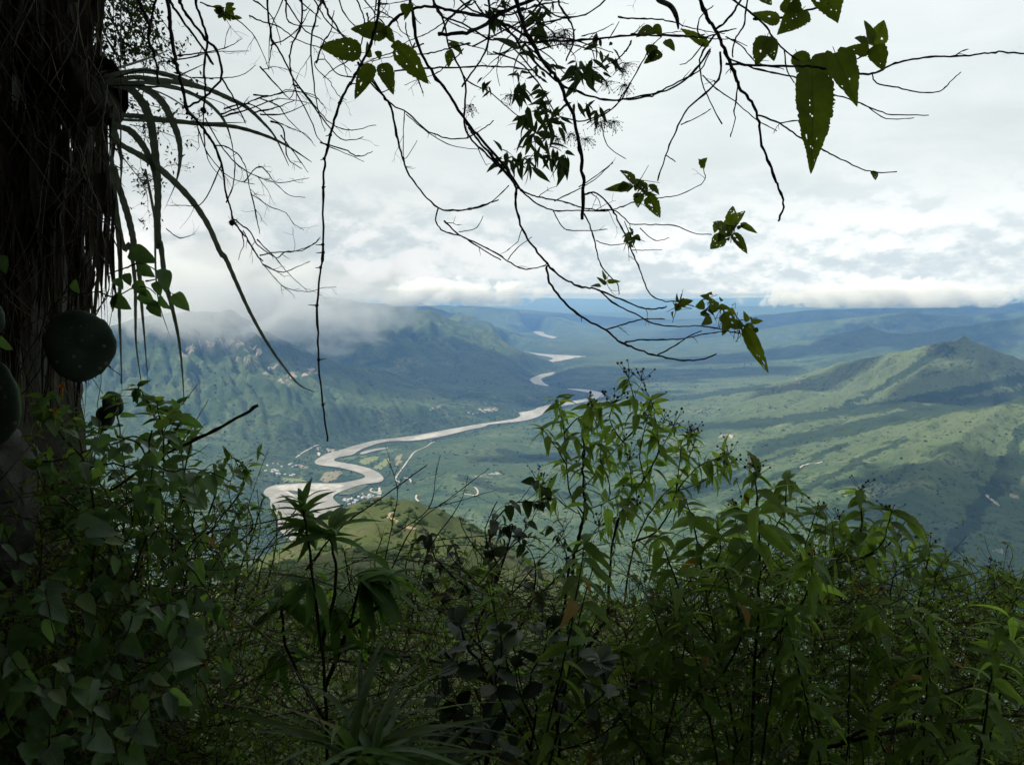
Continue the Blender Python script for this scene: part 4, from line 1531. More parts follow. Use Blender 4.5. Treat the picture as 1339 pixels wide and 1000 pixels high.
def sword_plant():
    rng = random.Random(5)
    D = 2.5
    base = P(120, 118, D)
    root = empty('sword_leaf_plant', base, 'sword-leaved plant arching from the dark bank above a skirt of dead leaves', 'plant')
    mb = MB()
    mb.tube(spline([base + Vector((-0.35, 0.35, 0.25)), base + Vector((-0.15, 0.15, 0.05)), base, base + Vector((0.03, -0.02, 0.0))], 4), [0.10] * 12 + [0.03], 9)
    mb.build('trunk', m_rock, root)
    LV = [  # pixel path, half width px, depth end, twist
        (zA((400, 300), (440, 330), (500, 345), (550, 400), (580, 470), (595, 560), (605, 660), (610, 760), (608, 850), (613, 950)) + zD((620, 60), (638, 200), (668, 320), (690, 430), (703, 560), (709, 690)), 5.6, 2.3, 0.4),
        (zA((400, 290), (480, 320), (560, 345), (620, 390), (660, 460), (690, 540), (695, 620), (680, 700), (650, 770), (628, 815)), 5.0, 2.6, 0.8),
        (zA((380, 440), (450, 487), (500, 505), (550, 560), (585, 630), (600, 720), (606, 840)), 5.0, 2.35, 0.6),
        (zA((360, 430), (430, 445), (530, 450), (640, 465), (780, 480), (900, 490), (1010, 520), (1100, 560), (1200, 625)), 4.2, 2.1, -0.3),
        (zA((360, 440), (450, 460), (600, 468), (780, 474), (943, 472)), 2.4, 2.7, 0.2),
        (zA((380, 320), (440, 310), (520, 300), (600, 308), (700, 322), (800, 345), (880, 380), (950, 415), (1010, 470), (1060, 530), (1112, 640)), 3.6, 2.2, 0.5),
        (zA((380, 310), (440, 290), (530, 275), (600, 280), (680, 300), (760, 330), (850, 360), (940, 400)), 3.8, 2.5, 0.4),
        (zA((380, 300), (440, 320), (560, 320), (680, 340), (790, 390), (860, 460), (890, 540), (905, 640)), 2.8, 2.75, 0.8),
        (zA((420, 520), (470, 560), (560, 610), (640, 670), (730, 760), (800, 860), (850, 970)) + zD((870, 110), (910, 200), (960, 310), (1020, 420), (1080, 510), (1150, 595), (1212, 625)), 4.6, 2.0, 0.5),
        (zA((440, 330), (540, 340), (640, 330), (700, 290), (740, 270), (795, 243)), 3.2, 2.8, 0.2),
        (zA((440, 640), (465, 740), (490, 820), (510, 900), (520, 960)) + zD((527, 80), (540, 200), (547, 300), (557, 420), (569, 585)), 4.4, 2.55, 0.5),
        (zA((440, 700), (455, 850), (480, 960)) + zD((500, 60), (520, 200), (522, 330), (525, 450), (546, 605)), 3.0, 2.45, 0.3),
        (zA((430, 600), (445, 800)) + zD((455, 0), (465, 150), (460, 300), (465, 450), (470, 625)), 3.6, 2.6, 0.3),
        (zA((390, 330), (410, 400), (435, 480), (460, 560), (471, 640), (463, 730)), 5.5, 2.4, 0.5),
        (zA((560, 650), (590, 800)) + zD((598, 0), (600, 150), (612, 280), (652, 405)), 2.2, 2.7, 0.2),
        (zA((390, 280), (500, 250), (600, 215), (660, 190)), 2.2, 2.9, 0.2),
        (zA((390, 300), (520, 330), (640, 370), (740, 440), (800, 520)), 2.5, 2.8, 0.4),
    ]
    for px, hw, D1, tw in LV:
        n = len(px)
        pts = [P(x, y, D + (D1 - D) * (i / (n - 1))) for i, (x, y) in enumerate(px)]
        s = spline(pts, 5)
        wm = px2m(hw * 0.86, (D + D1) / 2)
        fa = Vector((rng.uniform(-0.4, 0.4), -1, rng.uniform(0.2, 0.9)))
        vs, fs = ribbon(s, lambda t, wm=wm: wm * min(1, 0.65 + 2 * t) * (1 - t ** 2.6) + 0.0006, 0.35, tw, fa, rng, True)
        mesh_obj('leaf', vs, fs, m_sword, root)
    # dead leaves hanging in layers down the bank
    for i in range(290):
        x0 = rng.uniform(-60, 150) if i < 235 else rng.uniform(-20, 125)
        y0 = rng.uniform(-120, 250) if i < 235 else rng.uniform(220, 380)
        D0 = 2.42 + rng.uniform(0, 0.42)
        ln = rng.uniform(140, 330)
        if x0 > 112:
            ln = min(ln, 360 - y0 + 70)
        y1 = min(y0 + ln, 500 + (60 if x0 < 110 else 0))
        drift = rng.uniform(-18, 14)
        m = 9
        pts = []
        wv = rng.uniform(0, 6)
        lim = 128 + 30 * min(1, max(0, (y0 - 60) / 250))
        for k in range(m):
            t = k / (m - 1)
            x = x0 + drift * t + 6 * sin(wv + 5 * t) * t
            x = min(x, lim + 14 * sin(wv))
            pts.append(P(x, y0 + (y1 - y0) * t, D0 + 0.03 * sin(wv + 7 * t)))
        s = spline(pts, 2)
        wm = px2m(rng.uniform(2.5, 8.5), D0)
        fa = Vector((rng.uniform(-0.9, 0.9), -1, rng.uniform(-0.2, 0.3)))
        tw = rng.uniform(-3.2, 3.2)
        vs, fs = ribbon(s, lambda t, wm=wm: wm * (1 - t ** 1.8) * (0.75 + 0.35 * sin(9 * t + wv)) + 0.0004, rng.uniform(0.3, 1.2), tw, fa, rng)
        mesh_obj('dead_leaf', vs, fs, m_deadleaf, root)
    # stringy fibres and rootlets tangled over the dead leaves
    fb, fp = MB(), MB()
    for i in range(230):
        x, y, D0 = rng.uniform(-40, 150), rng.uniform(-60, 420), rng.uniform(2.28, 2.5)
        ang = rng.gauss(1.55, .35)
        pts = [P(x, y, D0)]
        for k in range(7):
            ang += rng.gauss(0, .22)
            ang = min(max(ang, .5), 2.6)
            st_ = rng.uniform(12, 26)
            x, y = min(x + cos(ang) * st_, 158), y + sin(ang) * st_
            pts.append(P(x, y, D0 + rng.gauss(0, .012)))
        (fb if i % 3 else fp).tube(pts, [rng.uniform(.0008, .0022)] * 8, 3, False)
    fb.build('fibre', m_twig_brown, root, kind='stuff')
    fp.build('fibre', m_twig_pale, root, kind='stuff')


sword_plant()


def trunk_climber():
    rng = random.Random(9)
    root = empty('leafy_creeper', P(190, 400, 2.2), 'bright-leaved creeper hanging beside the dead-leaf skirt above the round cactus pad', 'creeper')
    for path in [zD((420, 170), (480, 150), (540, 130), (600, 160), (640, 230), (690, 260)), zD((520, 60), (540, 100), (560, 150)), zD((380, 240), (440, 260), (500, 230), (560, 220), (600, 250)), zD((200, 270), (300, 250), (400, 235)),
                 zD((560, 200), (600, 190), (640, 160)), zD((60, 420), (120, 500), (150, 600), (170, 760)), zD((170, 560), (210, 640), (240, 760))]:
        mb = MB()
        q, _, e = twiggy(mb, path3(path, 2.2, 2.2, rng, .003), px2m(1.2, 2.2), px2m(.7, 2.2), rng, 6, .04, .5, sides=4)
        mb.build('stem', m_stem, root)
    for b, t, w in [((500, 80), (590, 120), .8), ((530, 140), (585, 175), .8), ((625, 150), (640, 235), 1.0), ((665, 250), (722, 305), .8), ((600, 200), (615, 250), .8), ((575, 280), (615, 330), .9), ((430, 260), (495, 300), 1.1), ((450, 250), (430, 310), 1.0),
                    ((520, 200), (560, 250), 1.0), ((540, 240), (590, 290), .9), ((480, 170), (500, 210), .7), ((610, 260), (648, 305), .8), ((440, 190), (470, 220), .7), ((280, 200), (300, 240), .7), ((0, 100), (20, 160), .9), ((0, 420), (40, 460), 1.0), ((20, 580), (60, 740), 1.1), ((0, 600), (-10, 700), 1.0)]:
        pb, pt = zD(b, t)
        a_, b_ = P(pb[0], pb[1], 2.17), P(pt[0], pt[1], 2.15)
        add_leaf(root, a_, b_ - a_, (b_ - a_).length * 1.1, 'ovate', m_vine, Vector((rng.gauss(0, .3), -1, .3)), rng.gauss(0, .3), rng, n=9, side=2, droop=.15)


trunk_climber()


# small leafy fringe on the bank top, left
def leafy_fringe():
    rng = random.Random(6)
    c = P(150, 50, 2.9)
    root = empty('hanging_bush', c, 'small-leaved bush hanging over the bank beside the sword-leaved plant', 'bush')
    mb, lm = MB(), LeafMass()
    for i in range(46):
        x, y = rng.uniform(60, 175), rng.uniform(-60, 40)
        D0 = rng.uniform(2.6, 3.3)
        pts = [P(x, y, D0)]
        d = Vector((rng.uniform(-0.1, 0.75), rng.uniform(-0.2, 0.2), rng.uniform(-1.0, -0.3))).normalized()
        L = rng.uniform(0.10, 0.36)
        for k in range(7):
            d = (d + Vector((rng.gauss(0, .25), rng.gauss(0, .2), rng.gauss(0, .25) - .03))).normalized()
            pts.append(pts[-1] + d * L / 7)
            for q in range(9 if x < 120 else 6):
                lp = pts[-1] + Vector((rng.gauss(0, .018), rng.gauss(0, .02), rng.gauss(0, .018)))
                lm.leaf(lp, Vector((rng.gauss(0, 1), rng.gauss(0, 1), rng.gauss(-.4, 1))), rng.uniform(.010, .024), 'small', roll=rng.uniform(-1, 1), n=2, wide=1.2)
        mb.tube(pts, [0.0016] * 8, 4)
    mb.build('twig', m_twig, root, kind='stuff')
    lm.build('foliage', m_whorl, root)
    # twigs with tiny leaves at px 180-260, y 150-280
    mb, lm = MB(), LeafMass()
    for path in [zA((420, 330), (520, 420), (560, 500), (540, 620), (560, 700)), zA((430, 560), (500, 640), (560, 730), (570, 820)), zA((600, 350), (640, 430), (600, 520)),
                 zA((500, 480), (600, 500), (700, 540)), zA((540, 120), (600, 200), (640, 280)), zA((600, 130), (660, 170), (690, 190)), zA((470, 600), (560, 700), (640, 640), (720, 640)),
                 zA((470, 380), (560, 400), (700, 440), (800, 430)), zA((420, 130), (520, 190), (600, 230))]:
        p3 = path3(path, 2.8, 2.9, rng)
        q, _, ends = twiggy(mb, p3, 0.0018, 0.0008, rng, 60, 0.07, 0.4, level=2)
        for e, d in ends:
            for _ in range(2):
                lm.leaf(e + Vector((rng.gauss(0, .006), 0, rng.gauss(0, .006))), Vector((rng.gauss(0, 1), rng.gauss(0, 1), rng.gauss(0, 1))), rng.uniform(.010, .020), 'small', n=2, wide=1.1)
    mb.build('twig', m_twig, root, kind='stuff')
    lm.build('foliage', m_whorl, root)


leafy_fringe()


# ================================================================== PRICKLY PEAR
def pad_material():
    m = bpy.data.materials.new('cactus_pad')
    m.use_nodes = True
    N = NT(m.node_tree)
    p = N.n('ShaderNodeNewGeometry').outputs['Position']
    a = N.noise(p, 14, 5, 0.6)
    col = N.ramp(a, [(0.35, (0.026, 0.044, 0.030)), (0.6, (0.050, 0.074, 0.050)), (0.75, (0.08, 0.09, 0.055))])
    vo = N.n('ShaderNodeTexVoronoi', ins={'Vector': p, 'Scale': 34.0})
    sp = N.smooth(vo.outputs['Distance'], 0.12, 0.20)
    col = N.mix(sp, (0.15, 0.14, 0.09), col)
    b = N.n('ShaderNodeBump', ins={'Strength': 0.35, 'Distance': 0.006, 'Height': N.math('ADD', a, N.math('MULTIPLY', sp, -0.5))})
    bs = N.n('ShaderNodeBsdfPrincipled', ins={'Base Color': col, 'Roughness': 0.6, 'Specular IOR Level': 0.3, 'Normal': b.outputs[0]})
    N.link(bs.outputs[0], N.n('ShaderNodeOutputMaterial').inputs[0])
    return m


m_pad = pad_material()


def pad(cx, cy, rx, ry, D, yaw, root, seed, tilt=0.0):
    rng = random.Random(seed)
    a, b = px2m(rx, D), px2m(ry, D)
    nu, nv = 56, 14
    vs, fs = [], []
    for i in range(nv + 1):
        ph = pi * i / nv
        for j in range(nu):
            th_ = 2 * pi * j / nu
            r = sin(ph) ** 0.6
            edge = 1 + (0.020 * sin(3 * th_ + seed) + 0.012 * sin(8 * th_ + 2 * seed) + 0.008 * sin(19 * th_)) * r + (0.012 * rng.uniform(-1, 1) if i == nv // 2 else 0)
            e2 = 1 - 0.12 * max(0, -sin(th_)) ** 2
            vs.append(Vector((a * r * cos(th_) * edge * e2, 0.013 * cos(ph) + 0.005 * cos(th_ * 2 + seed) * r, b * r * sin(th_) * edge)))
    for i in range(nv):
        for j in range(nu):
            fs.append((i * nu + j, i * nu + (j + 1) % nu, (i + 1) * nu + (j + 1) % nu, (i + 1) * nu + j))
    R = Matrix.Rotation(yaw, 4, 'Z') @ Matrix.Rotation(tilt, 4, 'Y')
    c = P(cx, cy, D)
    o = mesh_obj('pad', [R @ v + c for v in vs], fs, m_pad, root)
    mb = MB()
    for _ in range(26):
        th_ = rng.uniform(0, 2 * pi)
        r = rng.uniform(0.2, 1.0)
        p = Vector((a * r * cos(th_), -0.012 * sqrt(max(0, 1 - r * r)) - 0.001, b * r * sin(th_)))
        mb.tube([R @ p + c, R @ (p + Vector((rng.gauss(0, .004), -0.008 if r < .9 else 0, rng.gauss(0, .004))) + Vector((cos(th_), 0, sin(th_))) * (0.007 if r > .85 else 0)) + c], [0.0006, 0.0002], 3, False)
    mb.build('spine', m_twig_pale, root, kind='stuff')
    return o


r1 = empty('prickly_pear', P(100, 505, 2.3), 'large round dark green prickly pear pad against the left bank under dead leaves', 'cactus')
pad(104, 452, 44, 47, 2.22, 0.25, r1, 1)
r2 = empty('prickly_pear', P(5, 585, 2.0), 'dark prickly pear at the left edge in front of the rock', 'cactus')
pad(-6, 528, 38, 56, 2.0, -0.2, r2, 2, 0.15)
pad(-14, 415, 18, 26, 2.05, 0.5, r2, 3, -0.1)
r3 = empty('prickly_pear', P(140, 560, 2.7), 'small grey-green pair of prickly pear pads among leaves below the round pad', 'cactus')
pad(148, 528, 13, 17, 2.62, 0.3, r3, 4, -0.3)
pad(137, 547, 14, 17, 2.65, -0.3, r3, 5, 0.3)

# pale boulder at the left edge
def boulder():
    rng = random.Random(3)
    c = P(8, 660, 2.15)
    vs, fs = [], []
    nu, nv = 28, 18
    for i in range(nv + 1):
        ph = pi * i / nv
        for j in range(nu):
            a = 2 * pi * j / nu
            d = Vector((sin(ph) * cos(a), sin(ph) * sin(a), cos(ph)))
            n_ = float(fbm(np.float64(d.x * 1.6 + 3 + d.z), np.float64(d.y * 1.6 + d.z * 1.3), 4, 17))
            r = 1 + 0.16 * n_
            vs.append(c + Vector((d.x * 0.055 * r, d.y * 0.12 * r, d.z * 0.19 * r)))
    for i in range(nv):
        for j in range(nu):
            fs.append((i * nu + j, i * nu + (j + 1) % nu, (i + 1) * nu + (j + 1) % nu, (i + 1) * nu + j))
    o = mesh_obj('boulder', vs, fs, bark_material('grey_stone', (0.04, 0.042, 0.036), (0.11, 0.11, 0.095), 14, 0.95, (1, 1, 1), 0.7))
    tag(o, 'upright grey stone at the left edge under the dark cactus', 'stone')


boulder()

# ================================================================== BRANCHES HANGING FROM ABOVE
def overhead(root, pts, r0, r1, mat=None):
    mb = MB()
    s = spline([Vector(p) for p in pts], 5)
    mb.tube(s, [r0 + (r1 - r0) * i / (len(s) - 1) for i in range(len(s))], 8)
    return mb.build('limb', mat or m_twig, root)


# ---- left: bare drooping branches
def left_bare_tree():
    rng = random.Random(21)
    D = 2.0
    root = empty('bare_tree', Vector((-1.3, 1.9, 1.5)), 'leafless tree with thin drooping twigs hanging beside the sword-leaved plant', 'tree')
    overhead(root, [(-1.7, 1.6, 1.5), (-1.2, 1.9, 1.25), (-0.7, 2.0, 1.1), (-0.2, 2.0, 1.15), (0.2, 2.1, 1.3)], 0.05, 0.02)
    thick = [
        (zA((520, -60), (530, 0), (560, 60), (577, 110), (573, 160), (595, 220), (607, 325)), 2.1, 1.5),
        (zA((605, -60), (597, 0), (585, 60), (577, 115)), 1.8, 1.5),
        (zA((635, -80), (645, 0), (655, 90), (667, 190), (685, 270), (705, 350), (719, 438)), 2.3, 1.9),
        (zA((650, -40), (662, 20), (705, 80), (760, 160), (822, 250)), 1.8, 1.4),
        (zA((680, -60), (690, 0), (720, 60), (790, 150), (835, 200), (852, 295), (790, 370), (722, 415)), 1.8, 1.4),
        (zA((735, -80), (750, 0), (775, 80), (797, 160), (785, 260), (790, 330), (783, 425)), 1.7, 1.3),
        (zA((850, 298), (900, 380), (944, 472)), 1.2, 0.8),
        (zA((720, 425), (760, 470), (800, 520), (828, 565), (855, 640), (865, 720), (882, 790), (900, 850), (940, 905), (980, 970), (1012, 1004)), 1.8, 0.8),
    ]
    for px, a, b in thick:
        mb = MB()
        D0 = D + rng.uniform(-0.15, 0.15)
        twiggy(mb, path3(px, D0, D0, rng), px2m(a * 1.2, D), px2m(b * 1.2, D), rng, 2.5, 0.09, 0.5, sides=6)
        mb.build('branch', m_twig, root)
    thin = [
        zA((783, 425), (785, 520), (795, 600), (830, 660), (865, 700)),
        zA((828, 560), (870, 565), (920, 600), (950, 660), (965, 740), (1000, 770), (1050, 800), (1100, 820), (1130, 860), (1168, 885)),
        zA((900, 845), (960, 890), (990, 940), (1060, 990), (1100, 968), (1160, 965), (1210, 935), (1232, 912)),
        zD((935, 5), (985, 90), (1010, 130), (1060, 190), (1100, 225), (1180, 240), (1240, 225), (1292, 222)),
        zD((990, 40), (1060, 110), (1110, 170), (1182, 238)), zD((1000, 100), (1060, 88), (1130, 85), (1200, 60), (1228, 38)),
        zD((1010, 135), (1080, 165), (1130, 150), (1192, 122)),
        zA((790, 455), (850, 560), (920, 640), (990, 680), (1050, 700), (1110, 750), (1172, 760)),
        zA((850, 440), (930, 410), (990, 380), (1060, 365), (1110, 345), (1170, 360), (1225, 385)),
        zA((860, 420), (960, 400), (1050, 460), (1110, 490), (1180, 520), (1212, 565)),
        zA((690, 215), (770, 205), (850, 190), (900, 170), (928, 150)), zA((640, 240), (760, 215), (830, 200), (960, 197)),
        zA((740, 300), (860, 300), (930, 290), (985, 250)), zA((440, 300), (560, 270), (640, 290), (720, 295), (800, 330)),
        zA((420, 330), (560, 330), (700, 350), (860, 400), (950, 470)), zA((850, 450), (960, 420), (1080, 380), (1200, 400)),
        zA((1000, 440), (1090, 440), (1180, 400)), zA((1080, 520), (1140, 600), (1185, 665)), zA((760, 490), (800, 590), (880, 680), (980, 710)),
        zA((870, 780), (900, 700), (900, 600), (880, 500)), zA((940, 700), (1000, 640), (1060, 700), (1130, 695), (1190, 685)),
        zA((965, 740), (990, 850), (1000, 900)), zA((850, 640), (780, 780), (700, 790), (640, 790)), zA((640, 880), (690, 915), (750, 900)),
        zA((770, 10), (850, 40), (930, 90), (990, 160), (1035, 268)),
    ]
    mbs = MB()
    for k, px in enumerate(thin):
        mb = MB()
        D0 = D + rng.uniform(-0.25, 0.3)
        twiggy(mb, path3(px, D0, D0 + rng.uniform(-.1, .1), rng), px2m(1.15, D), px2m(0.45, D), rng, 14, 0.075, 0.3, sides=4, level=2)
        mb.build('twig', m_twig, root)
    # curled remnants
    mb = MB()
    for x, y in (zA((783, 425), (893, 857))):
        c = P(x, y, D)
        mb.blob(c, 0.007, rng, (7, 5))
        for _ in range(22):
            d = Vector((rng.gauss(0, 1), rng.gauss(0, 1), rng.gauss(0, 1))).normalized()
            mb.tube([c, c + d * rng.uniform(.008, .018)], [.0006, .0003], 3, False)
    mb.build('moss_ball', m_twig, root)


left_bare_tree()


# ---- middle left: curtain of twigs from a second tree, and the long hanging vine
def middle_twigs():
    rng = random.Random(22)
    D = 2.4
    root = empty('twiggy_tree', Vector((-0.5, 2.4, 1.4)), 'tree whose bare crossing twigs fill the top of the view left of centre', 'tree')
    overhead(root, [(-1.1, 2.0, 1.45), (-0.6, 2.4, 1.25), (0.0, 2.5, 1.2), (0.5, 2.5, 1.3)], 0.045, 0.02)
    paths = [
        zG((240, -60), (240, 0), (235, 150), (180, 260), (170, 370), (200, 500), (290, 680), (340, 800), (480, 870), (590, 920)),
        zG((-60, 90), (0, 120), (100, 150), (200, 220), (300, 260), (400, 300), (520, 410)),
        zG((350, -50), (350, 0), (320, 90), (290, 260), (310, 520), (340, 660), (372, 746)),
        zG((350, -20), (370, 30), (400, 100), (480, 220), (560, 330), (620, 420), (700, 540), (750, 610)),
        zG((30, -60), (40, 0), (60, 200), (110, 290), (190, 450), (260, 540), (310, 600), (400, 700), (520, 740), (662, 708)),
        zG((190, 480), (240, 520), (330, 640), (460, 790), (590, 780)),
        zG((130, -60), (130, 0), (60, 180), (50, 392)),
        zG((640, 430), (560, 440), (440, 420), (370, 340), (310, 370), (400, 470), (440, 540), (492, 572)),
        zG((120, -40), (180, 60), (260, 180), (360, 230), (460, 330), (500, 440)),
        zG((280, -60), (320, 20), (380, 120), (470, 200), (560, 250)),
        zG((430, -60), (470, 60), (540, 150), (640, 220)), zG((530, -60), (560, 20), (590, 100), (600, 140), (650, 100), (740, 100)),
        zG((560, -40), (640, 60), (700, 130), (760, 200)), zG((670, -60), (660, 20), (650, 120), (655, 260)),
        zG((0, 380), (90, 480), (170, 560), (200, 480)), zG((60, 260), (150, 220), (230, 150), (280, 60)),
        zG((320, 360), (360, 240), (400, 180), (420, 60)), zG((-40, 540), (60, 545), (180, 520), (300, 540), (360, 600)),
        zG((-30, 640), (60, 620), (200, 570)), zG((0, 560), (100, 600), (160, 680), (300, 810)),
        zG((60, 690), (130, 730), (160, 900), (240, 960)), zG((340, 810), (480, 850), (560, 890), (640, 860)),
        zG((-40, 0), (40, 60), (90, 140), (120, 260)), zG((150, -40), (165, 130), (330, 150)), zG((200, -20), (290, 60), (345, 110)),
    ]
    for k, px in enumerate(paths):
        mb = MB()
        D0 = D + rng.uniform(-0.5, 0.3)
        w = 1.9 if k in (0, 2, 3, 4) else 1.2
        twiggy(mb, path3(px, D0, D0, rng), px2m(w, D), px2m(0.55, D), rng, 8 if k < 20 else 4, 0.09, 0.3, sides=5, level=2)
        mb.build('branch' if w > 1.5 else 'twig', m_twig, root)
    c = zA((860, 50))[0]
    for i in range(14):
        a = rng.uniform(0, 2 * pi)
        add_leaf(root, P(c[0] + rng.gauss(0, 6), c[1] + rng.gauss(0, 5), D), Vector((cos(a), rng.gauss(0, .4), sin(a))), px2m(rng.uniform(8, 16), D), 'ovate', m_hang, Vector((0, -1, 0.3)), rng.uniform(-.6, .6), rng)
    # the long thin stem that hangs to mid height
    vine = empty('hanging_vine', P(452, 60, 1.9), 'long thin bare vine hanging straight down nearly to the river bend', 'vine')
    mb = MB()
    px = zB((290, -80), (280, 0), (272, 90), (240, 190), (190, 290), (165, 330), (130, 400), (100, 500), (80, 580), (70, 660), (67, 780), (66, 1000)) + \
        zD((1242, 60), (1238, 130), (1225, 230), (1222, 400), (1230, 560), (1245, 700), (1262, 814))
    q, _, _ = twiggy(mb, path3(px, 1.9, 1.95, random.Random(3)), px2m(2.1, 1.9), px2m(1.5, 1.9), rng, 0, sides=7)
    for i in range(6, len(q) - 3, 6):
        mb.blob(q[i], px2m(2.5, 1.9), rng, (6, 4))
        mb.tube([q[i], q[i] + Vector((rng.uniform(.004, .02) * rng.choice((-1, 1)), 0, rng.uniform(-.004, .008)))], [.0016, .0006], 4)
    mb.build('stem', m_twig, vine)
    o = vine


middle_twigs()


# ---- centre: the big tree
LANCE = [(440, 80, 105), (345, 300, 120), (350, 400, 40), (345, 480, 90), (480, 530, 75), (430, 620, 80), (370, 700, 85), (400, 780, 90), (470, 700, 80), (500, 800, 90), (545, 880, 90),
         (600, 900, 85), (680, 400, 90), (720, 380, 90), (800, 280, 85), (860, 330, 80), (650, 420, 85), (290, 920, 75), (340, 900, 80), (400, 900, 85), (440, 880, 70), (170, 480, 45), (240, 910, 70),
         (440, 180, 80), (700, 440, 70), (660, 590, 60), (740, 580, 70), (580, 690, 75), (480, 620, 60), (540, 380, 50), (410, 40, 70), (480, 60, 60), (460, 430, 45), (390, 250, 60), (230, 20, 60), (180, 60, 70), (780, 420, 60), (520, 640, 60)]


